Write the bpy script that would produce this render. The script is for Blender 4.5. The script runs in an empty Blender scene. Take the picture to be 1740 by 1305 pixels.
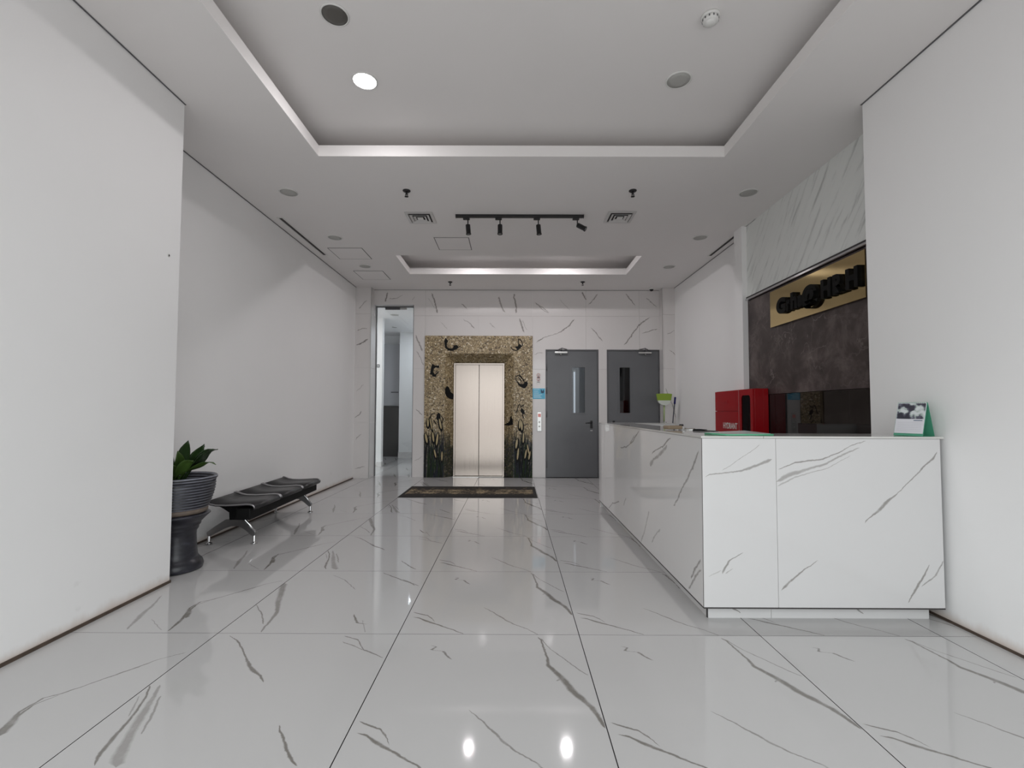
import bpy, bmesh, math, random
from mathutils import Matrix, Vector
random.seed(7)
C = bpy.context.scene.collection
SC = bpy.context.scene

# ------------------------------------------------------------------ camera
F_PX, PITCH, ROLL, YAW, EYE = 786.73, 0.0395, -0.0033, -0.0028, 1.236
cam_data = bpy.data.cameras.new('camera')
cam = bpy.data.objects.new('camera', cam_data); C.objects.link(cam)
right, up, fwd = Vector((1, 0, 0)), Vector((0, -math.sin(PITCH), math.cos(PITCH))), Vector((0, math.cos(PITCH), math.sin(PITCH)))
right, up = right*math.cos(ROLL) - up*math.sin(ROLL), right*math.sin(ROLL) + up*math.cos(ROLL)
unyaw = Matrix.Rotation(-YAW, 3, 'Z')
right, up, fwd = unyaw @ right, unyaw @ up, unyaw @ fwd
cam.matrix_world = Matrix(((right.x, up.x, -fwd.x, 0), (right.y, up.y, -fwd.y, 0), (right.z, up.z, -fwd.z, EYE), (0, 0, 0, 1)))
cam_data.sensor_width = 36; cam_data.lens = F_PX/1740*36
cam_data.shift_x, cam_data.shift_y = 1.2/1740, 14.68/1740
cam_data.clip_start = 0.05
SC.camera = cam

# ------------------------------------------------------------------ light and exposure
w = bpy.data.worlds.new('world'); SC.world = w; w.use_nodes = True
nt = w.node_tree; nt.nodes.clear()
wo = nt.nodes.new('ShaderNodeOutputWorld'); wb = nt.nodes.new('ShaderNodeBackground')
tc = nt.nodes.new('ShaderNodeTexCoord'); sx = nt.nodes.new('ShaderNodeSeparateXYZ'); rp = nt.nodes.new('ShaderNodeValToRGB')
nt.links.new(tc.outputs['Generated'], sx.inputs[0]); mr = nt.nodes.new('ShaderNodeMapRange')
mr.inputs['From Min'].default_value = -1; mr.inputs['From Max'].default_value = 1
nt.links.new(sx.outputs['Z'], mr.inputs['Value']); nt.links.new(mr.outputs[0], rp.inputs[0])
rp.color_ramp.elements[0].position = 0.46; rp.color_ramp.elements[0].color = (.46, .45, .45, 1)     # pavement outside
rp.color_ramp.elements[1].position = 0.54; rp.color_ramp.elements[1].color = (.94, .99, 1.0, 1)     # bright overcast sky
nt.links.new(rp.outputs[0], wb.inputs[0]); nt.links.new(wb.outputs[0], wo.inputs[0])
wb.inputs['Strength'].default_value = 2.6

def area_light(name, loc, direction, sx_, sy_, power, color=(1, 1, 1), shape='RECTANGLE', portal=False, spread=math.pi):
    d = bpy.data.lights.new(name, 'AREA'); d.shape = shape; d.size = sx_; d.energy = power; d.color = color; d.spread = spread
    if shape in ('RECTANGLE', 'ELLIPSE'): d.size_y = sy_
    d.cycles.is_portal = portal
    o = bpy.data.objects.new(name, d); C.objects.link(o); o.location = loc
    o.rotation_euler = Vector(direction).to_track_quat('-Z', 'Y').to_euler()
    return o
area_light('daylight_portal', (0.05, -.56, 1.62), (0, 1, 0), 5.0, 3.2, 1, portal=True)
SC.view_settings.view_transform = 'Standard'; SC.view_settings.look = 'None'
SC.view_settings.gamma = 1; SC.view_settings.use_curve_mapping = False
SC.view_settings.exposure = 0.12
SC.cycles.use_denoising = True
SC.cycles.max_bounces = 10; SC.cycles.diffuse_bounces = 7; SC.cycles.glossy_bounces = 5; SC.cycles.transparent_max_bounces = 8
SC.cycles.caustics_reflective = False; SC.cycles.caustics_refractive = False
SC.cycles.sample_clamp_indirect = 6

# ------------------------------------------------------------------ materials
class NT:
    def __init__(s, name):
        s.m = bpy.data.materials.new(name); s.m.use_nodes = True; s.t = s.m.node_tree; s.t.nodes.clear()
        s.out = s.n('ShaderNodeOutputMaterial'); s.b = s.n('ShaderNodeBsdfPrincipled'); s.l(s.b.outputs[0], s.out.inputs[0])
    def n(s, t, **k):
        x = s.t.nodes.new(t)
        for a, b in k.items(): setattr(x, a, b)
        return x
    def l(s, a, b): s.t.links.new(a, b)
    def inp(s, sock, v):
        if isinstance(v, bpy.types.NodeSocket): s.l(v, sock)
        else: sock.default_value = v
    def math(s, op, a, b=0.0, c=0.0, clamp=False):
        x = s.n('ShaderNodeMath', operation=op); x.use_clamp = clamp
        s.inp(x.inputs[0], a); s.inp(x.inputs[1], b); s.inp(x.inputs[2], c); return x.outputs[0]
    def mix(s, f, a, b):
        x = s.n('ShaderNodeMix', data_type='RGBA'); s.inp(x.inputs['Factor'], f)
        s.inp(x.inputs[6], a if not isinstance(a, tuple) else (*a, 1)); s.inp(x.inputs[7], b if not isinstance(b, tuple) else (*b, 1)); return x.outputs[2]
    def coord(s, kind='Object'): return s.n('ShaderNodeTexCoord').outputs[kind]
    def noise(s, vec, scale, detail=3, rough=.5, dist=0):
        x = s.n('ShaderNodeTexNoise'); s.l(vec, x.inputs['Vector']); x.inputs['Scale'].default_value = scale
        x.inputs['Detail'].default_value = detail; x.inputs['Roughness'].default_value = rough; x.inputs['Distortion'].default_value = dist; return x
    def mapping(s, vec, scale=(1, 1, 1), rot=(0, 0, 0), loc=(0, 0, 0)):
        x = s.n('ShaderNodeMapping'); s.l(vec, x.inputs[0]); x.inputs['Scale'].default_value = scale; x.inputs['Rotation'].default_value = rot; x.inputs['Location'].default_value = loc
        return x.outputs[0]
    def ramp(s, f, stops, interp='LINEAR'):
        x = s.n('ShaderNodeValToRGB'); s.l(f, x.inputs[0]); e = x.color_ramp.elements; x.color_ramp.interpolation = interp
        while len(e) < len(stops): e.new(.5)
        for i, (p, c) in enumerate(stops): e[i].position = p; e[i].color = (*c, 1)
        return x.outputs[0]
    def bump(s, h, strength=.2, dist=.01):
        x = s.n('ShaderNodeBump'); x.inputs['Strength'].default_value = strength; x.inputs['Distance'].default_value = dist
        s.l(h, x.inputs['Height']); s.l(x.outputs[0], s.b.inputs['Normal'])
    def set(s, color=None, rough=None, metal=None, spec=None, coat=None, ior=None, trans=None):
        for k, v in (('Base Color', color), ('Roughness', rough), ('Metallic', metal), ('Specular IOR Level', spec), ('Coat Weight', coat), ('IOR', ior), ('Transmission Weight', trans)):
            if v is None: continue
            if isinstance(v, tuple): v = (*v, 1)
            s.inp(s.b.inputs[k], v)
        return s.m

def plain(name, color, rough=.5, metal=0, var=.06, scale=8, spec=.5, coat=0):
    t = NT(name); n = t.noise(t.coord(), scale, 4)
    lo = tuple(c*(1-var) for c in color); hi = tuple(min(1, c*(1+var)) for c in color)
    t.set(color=t.mix(n.outputs[0], lo, hi), rough=rough, metal=metal, spec=spec, coat=coat); return t.m
def emit(name, color, strength):
    t = NT(name); t.set(color=color, rough=.5); t.b.inputs['Emission Color'].default_value = (*color, 1); t.b.inputs['Emission Strength'].default_value = strength; return t.m
def glass(name, tint=(.93, .95, .95), refl=.02, fres=.45):
    t = NT(name); t.t.nodes.remove(t.b)
    tr = t.n('ShaderNodeBsdfTransparent'); tr.inputs[0].default_value = (*tint, 1); gl = t.n('ShaderNodeBsdfGlossy'); gl.inputs['Roughness'].default_value = .02
    lw = t.n('ShaderNodeLayerWeight'); lw.inputs[0].default_value = .35
    nz = t.noise(t.coord(), 3, 2)
    f = t.math('MULTIPLY_ADD', lw.outputs['Fresnel'], fres, t.math('MULTIPLY_ADD', nz.outputs[0], .01, refl))
    mx = t.n('ShaderNodeMixShader'); t.l(f, mx.inputs[0]); t.l(tr.outputs[0], mx.inputs[1]); t.l(gl.outputs[0], mx.inputs[2]); t.l(mx.outputs[0], t.out.inputs[0]); return t.m

def veined(name, veins, axes, offset, scale, base=(.80, .80, .79), vein=(.21, .195, .18), rough=.06, warp=.010, cloud=.03, spec=.5):
    """polished white porcelain with a printed vein pattern: every vein is a curve  across = f(along)  with its own width"""
    t = NT(name); co = t.coord()
    n1 = t.noise(t.mapping(co, loc=(3.1, 1.7, 5.2)), 7, 4, .6); n2 = t.noise(t.mapping(co, loc=(.6, 7.9, 2.3)), 38, 3, .6)
    sp = t.n('ShaderNodeSeparateXYZ'); t.l(co, sp.inputs[0])
    c1 = t.n('ShaderNodeSeparateColor'); t.l(n1.outputs['Color'], c1.inputs[0]); c2 = t.n('ShaderNodeSeparateColor'); t.l(n2.outputs['Color'], c2.inputs[0])
    ax = []
    for i in range(2):
        v = t.math('MULTIPLY', t.math('SUBTRACT', sp.outputs['XYZ'.index(axes[i])], offset[i]), 1/scale[i])
        v = t.math('ADD', v, t.math('MULTIPLY', t.math('SUBTRACT', c1.outputs[i], .5), warp*2.2/scale[i]))
        v = t.math('ADD', v, t.math('MULTIPLY', t.math('SUBTRACT', c2.outputs[i], .5), warp/scale[i]))
        ax.append(v)
    total = None
    for pts, ws, st in veins:
        du = max(p[0] for p in pts) - min(p[0] for p in pts); dv = max(p[1] for p in pts) - min(p[1] for p in pts)
        a = 1 if dv >= du else 0
        q = sorted((p[a], p[1-a], w_) for p, w_ in zip(pts, ws))
        r = [q[0]]
        for k in q[1:]:
            if k[0] - r[-1][0] > .004: r.append(k)
        if len(r) < 2: continue
        # slope makes the band wider measured across the axis
        sl = math.hypot(1, (r[-1][1]-r[0][1])/max(1e-4, r[-1][0]-r[0][0]))
        def curve(vals):
            f = t.n('ShaderNodeFloatCurve'); cv = f.mapping.curves[0]
            while len(cv.points) < len(vals): cv.points.new(.5, .5)
            for k, (x_, y_) in enumerate(vals): cv.points[k].location = (x_, y_); cv.points[k].handle_type = 'VECTOR'
            f.mapping.use_clip = False
            f.mapping.update(); t.l(ax[a], f.inputs['Value']); return f.outputs[0]
        cen = curve([(k[0], k[1]) for k in r])
        s0, s1 = r[0][0], r[-1][0]; e = min(.02, (s1-s0)*.2)
        wv = [(s0-.004, .15)] + [(s0+e if i == 0 else (s1-e if i == len(r)-1 else k[0]), .2+10*k[2]*sl) for i, k in enumerate(r)] + [(s1+.004, .15)]
        wv = sorted(wv)
        wc = curve(wv)
        wd = t.math('MULTIPLY_ADD', wc, .1, -.02)
        d = t.math('ABSOLUTE', t.math('SUBTRACT', ax[1-a], cen))
        x = t.math('DIVIDE', t.math('SUBTRACT', wd, d), t.math('MULTIPLY_ADD', t.math('ABSOLUTE', wd), .55, .0006), clamp=True)
        x = t.math('MULTIPLY', x, st)
        total = x if total is None else t.math('MAXIMUM', total, x)
    n3 = t.noise(t.mapping(co, scale=(1, 1, 1)), 16, 5, .65); n4 = t.noise(co, 1.6, 3)
    br = t.math('MULTIPLY_ADD', n3.outputs[0], 1.4, .30, clamp=True)
    fac = t.math('MULTIPLY', total, br, clamp=True)
    lo = tuple(c*(1-cloud) for c in base)
    t.set(color=t.mix(fac, t.mix(n4.outputs[0], lo, base), vein), rough=rough, spec=spec); return t.m
VEINS_PRINT_A = [
    ([(0.763, 0.983), (0.784, 0.94), (0.806, 0.762), (0.806, 0.692), (0.859, 0.591), (0.897, 0.49), (0.964, 0.37), (0.995, 0.243)], [0.004, 0.006, 0.008, 0.012, 0.02, 0.022, 0.016, 0.01], 0.9),
    ([(0.779, 0.964), (0.83, 0.848), (0.923, 0.693), (0.995, 0.595)], [0.005, 0.004, 0.005, 0.004], 0.7),
    ([(0.831, 0.559), (0.875, 0.591)], [0.005, 0.01], 0.6),
    ([(0.187, 0.887), (0.212, 0.831), (0.235, 0.865), (0.276, 0.821), (0.313, 0.758), (0.342, 0.727)], [0.006, 0.008, 0.005, 0.006, 0.006, 0.003], 0.8),
    ([(0.01, 0.287), (0.068, 0.255), (0.118, 0.231), (0.149, 0.195), (0.182, 0.132)], [0.003, 0.005, 0.005, 0.006, 0.004], 0.9),
    ([(0.022, 0.214), (0.079, 0.194), (0.122, 0.16), (0.188, 0.124), (0.255, 0.079), (0.324, 0.042)], [0.003, 0.007, 0.012, 0.007, 0.006, 0.005], 0.9),
    ([(0.442, 0.365), (0.513, 0.284), (0.594, 0.175), (0.651, 0.119), (0.712, 0.067), (0.741, 0.044)], [0.003, 0.005, 0.007, 0.005, 0.005, 0.005], 0.7),
    ([(0.29, 0.06), (0.37, -0.003)], [0.006, 0.004], 0.8),
    ([(0.711, 0.064), (0.787, -0.012)], [0.004, 0.005], 0.6),
]
VEINS_PRINT_B = [
    ([(0.061, 0.985), (0.151, 0.925), (0.234, 0.834), (0.3, 0.749), (0.361, 0.671), (0.413, 0.624), (0.459, 0.588), (0.506, 0.528)], [0.003, 0.006, 0.006, 0.005, 0.012, 0.014, 0.008, 0.004], 0.9),
    ([(0.708, 0.266), (0.758, 0.192), (0.813, 0.114), (0.855, 0.067), (0.891, 0.039)], [0.003, 0.006, 0.007, 0.008, 0.008], 0.9),
    ([(-0.001, 0.524), (0.055, 0.429), (0.093, 0.314), (0.118, 0.211), (0.137, 0.142), (0.157, 0.082), (0.186, 0.034)], [0.006, 0.007, 0.007, 0.01, 0.012, 0.008, 0.006], 0.9),
    ([(0.043, 0.524), (0.095, 0.414), (0.128, 0.314), (0.168, 0.212), (0.211, 0.12), (0.261, 0.035)], [0.008, 0.012, 0.02, 0.022, 0.025, 0.03], 0.55),
    ([(0.015, 0.444), (0.059, 0.355), (0.088, 0.287)], [0.003, 0.006, 0.003], 0.5),
    ([(0.109, 0.444), (0.174, 0.301), (0.22, 0.188)], [0.006, 0.008, 0.004], 0.6),
    ([(0.697, 0.985), (0.8, 0.93), (0.868, 0.828), (0.998, 0.745)], [0.003, 0.005, 0.006, 0.003], 0.8),
    ([(0.71, 0.917), (0.796, 0.872), (0.875, 0.822)], [0.003, 0.005, 0.004], 0.7),
]
VEINS_PRINT_C = [
    ([(0.232, 0.004), (0.214, 0.118), (0.191, 0.263), (0.114, 0.442), (0.0, 0.746)], [0.006, 0.009, 0.016, 0.024, 0.026], 0.75),
    ([(-0.006, 0.389), (0.106, 0.247), (0.196, 0.104)], [0.003, 0.006, 0.005], 0.8),
    ([(0.666, 0.252), (0.731, 0.136), (0.803, 0.109)], [0.005, 0.008, 0.01], 0.9),
    ([(0.743, 0.179), (0.818, 0.004)], [0.003, 0.004], 0.5),
    ([(0.634, 0.977), (0.823, 0.819), (0.984, 0.694)], [0.004, 0.008, 0.004], 0.9),
    ([(0.818, 0.841), (0.888, 0.776), (0.953, 0.694)], [0.006, 0.01, 0.003], 0.8),
    ([(0.269, 0.925), (0.409, 0.814), (0.554, 0.622)], [0.003, 0.005, 0.004], 0.6),
]
VEINS_PRINT_D = [
    ([(0.693, 0.184), (0.65, 0.271), (0.619, 0.324), (0.622, 0.417), (0.667, 0.449), (0.722, 0.513), (0.768, 0.574), (0.817, 0.638), (0.874, 0.725), (0.981, 0.806)], [0.02, 0.022, 0.008, 0.006, 0.007, 0.004, 0.007, 0.007, 0.004, 0.004], 0.85),
    ([(0.468, 0.03), (0.397, 0.21), (0.355, 0.366), (0.292, 0.522)], [0.008, 0.02, 0.012, 0.005], 0.6),
    ([(0.707, 0.007), (0.687, 0.154), (0.642, 0.273), (0.63, 0.369), (0.672, 0.454)], [0.006, 0.014, 0.012, 0.005, 0.003], 0.9),
    ([(0.485, 0.181), (0.588, 0.098), (0.673, 0.019)], [0.003, 0.004, 0.004], 0.5),
]
VEINS_WALL = [
    ([(0.1328, 0.9692), (0.1278, 0.9331), (0.1238, 0.9044)], [0.0033, 0.0033, 0.0033], 1),
    ([(0.1817, 0.9636), (0.165, 0.9378), (0.1491, 0.9264), (0.1305, 0.9281)], [0.0020, 0.0020, 0.0020, 0.0020], 0.7),
    ([(0.2137, 0.9458), (0.2013, 0.9142)], [0.0020, 0.0020], 0.4),
    ([(0.2578, 0.9697), (0.267, 0.9336), (0.2742, 0.8861), (0.2798, 0.8403)], [0.0033, 0.0033, 0.0033, 0.0033], 0.9),
    ([(0.2447, 0.9478), (0.2608, 0.905), (0.2744, 0.8622)], [0.0013, 0.0013, 0.0013], 0.5),
    ([(0.3469, 0.9083), (0.3619, 0.8817), (0.3698, 0.8694)], [0.0020, 0.0020, 0.0020], 0.8),
    ([(0.4561, 0.9536), (0.4653, 0.9011), (0.4733, 0.8633), (0.4841, 0.8414)], [0.0033, 0.0033, 0.0033, 0.0033], 0.8),
    ([(0.5088, 0.9681), (0.5023, 0.9394), (0.5105, 0.8872), (0.5105, 0.8397)], [0.0033, 0.0033, 0.0033, 0.0033], 0.9),
    ([(0.5184, 0.8378), (0.5264, 0.7922), (0.5361, 0.7375)], [0.0026, 0.0026, 0.0026], 0.9),
    ([(0.5238, 0.8303), (0.537, 0.7828), (0.5467, 0.7497)], [0.0013, 0.0013, 0.0013], 0.6),
    ([(0.5592, 0.9206), (0.5847, 0.8875), (0.6139, 0.845)], [0.0020, 0.0020, 0.0020], 0.8),
    ([(0.3461, 0.8311), (0.3728, 0.7992), (0.3914, 0.7631)], [0.0020, 0.0020, 0.0020], 0.8),
    ([(0.4284, 0.8061), (0.4391, 0.8061), (0.4523, 0.7711)], [0.0020, 0.0020, 0.0020], 0.5),
    ([(0.2825, 0.8147), (0.3147, 0.7628)], [0.0013, 0.0013], 0.4),
    ([(0.2098, 0.7481), (0.225, 0.6961), (0.2386, 0.6394)], [0.0033, 0.0033, 0.0033], 0.8),
    ([(0.2145, 0.6678), (0.2308, 0.6158), (0.2427, 0.5642)], [0.0020, 0.0020, 0.0020], 0.7),
    ([(0.2155, 0.3575), (0.2272, 0.3389), (0.2405, 0.3128)], [0.0020, 0.0020, 0.0020], 0.9),
    ([(0.2105, 0.0781), (0.2288, 0.0969), (0.2433, 0.1156)], [0.0020, 0.0020, 0.0020], 0.5),
    ([(0.0845, 0.9158), (0.063, 0.8783), (0.0539, 0.855)], [0.0020, 0.0020, 0.0020], 0.7),
    ([(0.0477, 0.7453), (0.0641, 0.7603), (0.0864, 0.7622)], [0.0026, 0.0026, 0.0026], 0.9),
    ([(0.0467, 0.6739), (0.0648, 0.6833), (0.0869, 0.7111)], [0.0033, 0.0033, 0.0033], 1),
    ([(0.0769, 0.4847), (0.0491, 0.4294)], [0.0020, 0.0020], 0.4),
    ([(0.0719, 0.3472), (0.0603, 0.3197), (0.0477, 0.2967)], [0.0020, 0.0020, 0.0020], 0.8),
    ([(0.0714, 0.2283), (0.0513, 0.1917)], [0.0020, 0.0020], 0.6),
    ([(0.0459, 0.0481), (0.0653, 0.0556), (0.0858, 0.0575)], [0.0020, 0.0020, 0.0020], 0.7),
    ([(0.557, 0.9239), (0.5763, 0.895), (0.5859, 0.8744), (0.6166, 0.8381)], [0.0020, 0.0020, 0.0020, 0.0020], 0.8),
    ([(0.63, 0.9403), (0.6531, 0.8956), (0.6761, 0.8578)], [0.0013, 0.0013, 0.0013], 0.5),
    ([(0.7023, 0.9731), (0.7089, 0.9439), (0.7153, 0.9131)], [0.0026, 0.0026, 0.0026], 0.9),
    ([(0.7523, 0.9636), (0.7416, 0.9372), (0.7184, 0.8922)], [0.0026, 0.0026, 0.0026], 0.8),
    ([(0.8281, 0.9708), (0.8414, 0.9342), (0.8567, 0.8997), (0.8663, 0.8881)], [0.0026, 0.0026, 0.0026, 0.0026], 0.8),
    ([(0.8869, 0.9447), (0.9066, 0.9139), (0.9256, 0.8794)], [0.0020, 0.0020, 0.0020], 0.7),
    ([(0.5611, 0.6889), (0.5878, 0.7233), (0.6147, 0.7372), (0.6377, 0.7544), (0.6606, 0.7819), (0.6877, 0.8336)], [0.0026, 0.0026, 0.0026, 0.0026, 0.0026, 0.0026], 0.9),
    ([(0.5592, 0.6328), (0.5725, 0.6425), (0.5936, 0.6494)], [0.0020, 0.0020, 0.0020], 0.9),
    ([(0.7162, 0.7925), (0.7373, 0.7653), (0.7527, 0.7275), (0.7678, 0.69)], [0.0020, 0.0020, 0.0020, 0.0020], 0.8),
    ([(0.8194, 0.6733), (0.8406, 0.7178), (0.86, 0.7728), (0.8773, 0.8036), (0.8986, 0.8314), (0.9197, 0.8361)], [0.0026, 0.0026, 0.0026, 0.0026, 0.0026, 0.0026], 0.9),
    ([(0.8733, 0.7489), (0.8983, 0.7592), (0.9213, 0.7717), (0.9308, 0.7697)], [0.0026, 0.0026, 0.0026, 0.0026], 0.9),
    ([(0.9386, 0.7386), (0.9536, 0.7428), (0.9669, 0.7644)], [0.0020, 0.0020, 0.0020], 0.8),
    ([(0.9419, 0.6603), (0.9605, 0.6403), (0.9772, 0.6103)], [0.0020, 0.0020, 0.0020], 0.8),
    ([(0.9334, 0.4769), (0.9516, 0.3972), (0.9659, 0.3111), (0.977, 0.2783)], [0.0020, 0.0020, 0.0020, 0.0020], 0.7),
]
VEINS_FRONT = [
    ([(0.0006, 0.6925), (0.0294, 0.7158), (0.1338, 0.7333), (0.1744, 0.7467), (0.2231, 0.7733), (0.2675, 0.8)], [0.0027, 0.0036, 0.0045, 0.0081, 0.0081, 0.0108], 0.7),
    ([(0.0613, 0.7242), (0.1425, 0.7942), (0.2325, 0.8808)], [0.0018, 0.0018, 0.0018], 0.6),
    ([(0.2725, 0.7358), (0.3519, 0.7792), (0.4488, 0.7958), (0.5138, 0.8283), (0.5631, 0.8658), (0.6281, 0.8933)], [0.0027, 0.0045, 0.0045, 0.0036, 0.0027, 0.0027], 0.8),
    ([(0.2719, 0.6775), (0.3187, 0.715), (0.4, 0.7475), (0.465, 0.7742), (0.53, 0.8175), (0.6031, 0.8608)], [0.0126, 0.0126, 0.0072, 0.0063, 0.0054, 0.0027], 0.6),
    ([(0.2713, 0.6533), (0.3513, 0.71), (0.4644, 0.7475), (0.57, 0.8233)], [0.0054, 0.0036, 0.0027, 0.0018], 0.5),
    ([(0.885, 0.8458), (0.8594, 0.7975), (0.785, 0.7067), (0.7269, 0.6317), (0.6863, 0.5892), (0.6531, 0.5408), (0.6119, 0.4983), (0.5956, 0.4692)], [0.0027, 0.0054, 0.0036, 0.0027, 0.009, 0.0081, 0.0027, 0.0036], 0.8),
    ([(0.8913, 0.31), (0.8538, 0.2258), (0.7925, 0.1625)], [0.0027, 0.0045, 0.0036], 0.7),
    ([(0.8394, 0.2942), (0.8137, 0.2258), (0.7844, 0.1675), (0.7469, 0.0842)], [0.0018, 0.0054, 0.0063, 0.0027], 0.8),
    ([(0.4406, 0.3108), (0.3756, 0.26), (0.3187, 0.1967), (0.2988, 0.1667), (0.2744, 0.1358)], [0.0027, 0.0036, 0.0054, 0.0063, 0.0018], 0.8),
    ([(0.1613, 0.345), (0.0969, 0.295), (0.0806, 0.2583), (0.0656, 0.2233)], [0.0036, 0.0045, 0.0045, 0.0045], 0.8),
    ([(0.1163, 0.2633), (0.08, 0.2317)], [0.0018, 0.0045], 0.6),
    ([(0.0119, 0.2158), (0.0725, 0.2525)], [0.0018, 0.0036], 0.4),
    ([(0.0863, 0.0642), (0.1338, 0.0383), (0.1569, 0.0158)], [0.0027, 0.0045, 0.0036], 0.9),
    ([(0.5794, 0.0675), (0.595, 0.0358), (0.6144, 0.0183)], [0.0036, 0.0045, 0.0054], 0.9),
]
VEINS_SIDE = [
    ([(0.4011, 0.9017), (0.4757, 0.8), (0.5471, 0.7333), (0.6269, 0.7117)], [0.0055, 0.0055, 0.0055, 0.0055], 0.8),
    ([(0.4534, 0.8542), (0.5106, 0.7675)], [0.0066, 0.0066], 0.5),
    ([(0.1709, 0.8825), (0.2257, 0.8133), (0.2786, 0.7733), (0.3149, 0.735)], [0.0055, 0.0055, 0.0055, 0.0055], 0.8),
    ([(0.1977, 0.8258), (0.248, 0.7533), (0.3034, 0.7017), (0.3209, 0.6525)], [0.011, 0.011, 0.011, 0.011], 0.6),
    ([(0.0349, 0.8392), (0.0651, 0.73), (0.0971, 0.6483), (0.1317, 0.5608), (0.1689, 0.4658)], [0.0044, 0.0044, 0.0044, 0.0044, 0.0044], 0.7),
    ([(0.6311, 0.2425), (0.7374, 0.1625), (0.806, 0.07)], [0.0055, 0.0055, 0.0055], 0.8),
    ([(0.5511, 0.3233), (0.5906, 0.22)], [0.0055, 0.0055], 0.5),
    ([(0.3323, 0.3517), (0.3697, 0.1917), (0.4091, 0.06)], [0.0044, 0.0044, 0.0044], 0.5),
    ([(0.2451, 0.2967), (0.2923, 0.2067), (0.3174, 0.1283)], [0.0044, 0.0044, 0.0044], 0.5),
    ([(0.0317, 0.3025), (0.0609, 0.2092), (0.0814, 0.1442)], [0.0044, 0.0044, 0.0044], 0.8),
    ([(0.0277, 0.2533), (0.0563, 0.1867), (0.0926, 0.075)], [0.0044, 0.0044, 0.0044], 0.7),
]

# ------------------------------------------------------------------ mesh helpers
class MB:
    def __init__(s): s.bm = bmesh.new(); s.mark = 0
    def _new(s, verts, faces, smooth=False, mi=0):
        vs = [s.bm.verts.new(v) for v in verts]; fs = []
        for f in faces:
            try: q = s.bm.faces.new([vs[i] for i in f]); q.smooth = smooth; q.material_index = mi; fs.append(q)
            except ValueError: pass
        return vs, fs
    def box(s, x0, x1, y0, y1, z0, z1, bev=0, mi=0):
        v = [(x, y, z) for z in (z0, z1) for y in (y0, y1) for x in (x0, x1)]
        vs, fs = s._new(v, [(0, 2, 3, 1), (4, 5, 7, 6), (0, 1, 5, 4), (2, 6, 7, 3), (0, 4, 6, 2), (1, 3, 7, 5)], mi=mi)
        if bev:
            es = list({e for f in fs for e in f.edges})
            bmesh.ops.bevel(s.bm, geom=es, offset=bev, segments=2, profile=.6, affect='EDGES')
        return s
    def prism(s, poly, axis, a0, a1, mi=0, smooth=False):
        """2-D polygon (in the two other axes, in order) extruded along axis"""
        def p(u, v, a): return {'x': (a, u, v), 'y': (u, a, v), 'z': (u, v, a)}[axis]
        n = len(poly); vs = [p(*q, a0) for q in poly] + [p(*q, a1) for q in poly]
        s._new(vs, [tuple(range(n))[::-1], tuple(range(n, 2*n))] + [(i, (i+1) % n, n+(i+1) % n, n+i) for i in range(n)], smooth, mi); return s
    def lathe(s, c, prof, seg=32, mi=0, axis='z', smooth=True):
        vs = []; 
        for r, z in prof:
            for k in range(seg):
                a = 2*math.pi*k/seg; u, v = r*math.cos(a), r*math.sin(a)
                vs.append({'z': (c[0]+u, c[1]+v, c[2]+z), 'y': (c[0]+u, c[1]+z, c[2]+v), 'x': (c[0]+z, c[1]+u, c[2]+v)}[axis])
        fs = [(i*seg+k, i*seg+(k+1) % seg, (i+1)*seg+(k+1) % seg, (i+1)*seg+k) for i in range(len(prof)-1) for k in range(seg)]
        fs += [tuple(range(seg))[::-1], tuple((len(prof)-1)*seg+k for k in range(seg))]
        s._new(vs, fs, smooth, mi); return s
    def tube(s, pts, r, seg=10, mi=0, cap=True, flat=1.0):
        pts = [Vector(p) for p in pts]; rs = r if isinstance(r, (list, tuple)) else [r]*len(pts); vs = []
        prev = None
        for i, p in enumerate(pts):
            d = (pts[min(i+1, len(pts)-1)] - pts[max(i-1, 0)]).normalized()
            a = prev if prev is not None else (Vector((0, 0, 1)) if abs(d.z) < .9 else Vector((1, 0, 0)))
            u = (a - d*a.dot(d)).normalized(); prev = u; v = d.cross(u)
            for k in range(seg):
                t = 2*math.pi*k/seg; vs.append(tuple(p + u*rs[i]*math.cos(t) + v*rs[i]*flat*math.sin(t)))
        n = len(pts)
        fs = [(i*seg+k, i*seg+(k+1) % seg, (i+1)*seg+(k+1) % seg, (i+1)*seg+k) for i in range(n-1) for k in range(seg)]
        if cap: fs += [tuple(range(seg))[::-1], tuple((n-1)*seg+k for k in range(seg))]
        s._new(vs, fs, True, mi); return s
    def xf(s, m): s.bm.transform(m); return s
    def build(s, name, mats, parent=None, origin=None, local=False):
        bmesh.ops.recalc_face_normals(s.bm, faces=s.bm.faces[:])
        me = bpy.data.meshes.new(name)
        if parent is not None and not local:
            p = parent
            while p.parent: p = p.parent
            s.bm.transform(Matrix.Translation(-p.location))
        elif origin is not None and not local: s.bm.transform(Matrix.Translation(-Vector(origin)))
        s.bm.to_mesh(me); s.bm.free()
        for m in (mats if isinstance(mats, (list, tuple)) else [mats]): me.materials.append(m)
        o = bpy.data.objects.new(name, me); C.objects.link(o)
        if parent is not None: o.parent = parent
        elif origin is not None: o.location = origin
        return o
def thing(name, label, cat, loc, group=None):
    o = bpy.data.objects.new(name, None); C.objects.link(o); o.location = loc; o.empty_display_size = .1
    o['label'] = label; o['category'] = cat
    if group: o['group'] = group
    return o
def tag(o, label, cat, group=None):
    o['label'] = label; o['category'] = cat
    if group: o['group'] = group
    return o
def struct(o, label=None):
    o['kind'] = 'structure'
    if label: o['label'] = label
    return o
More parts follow.
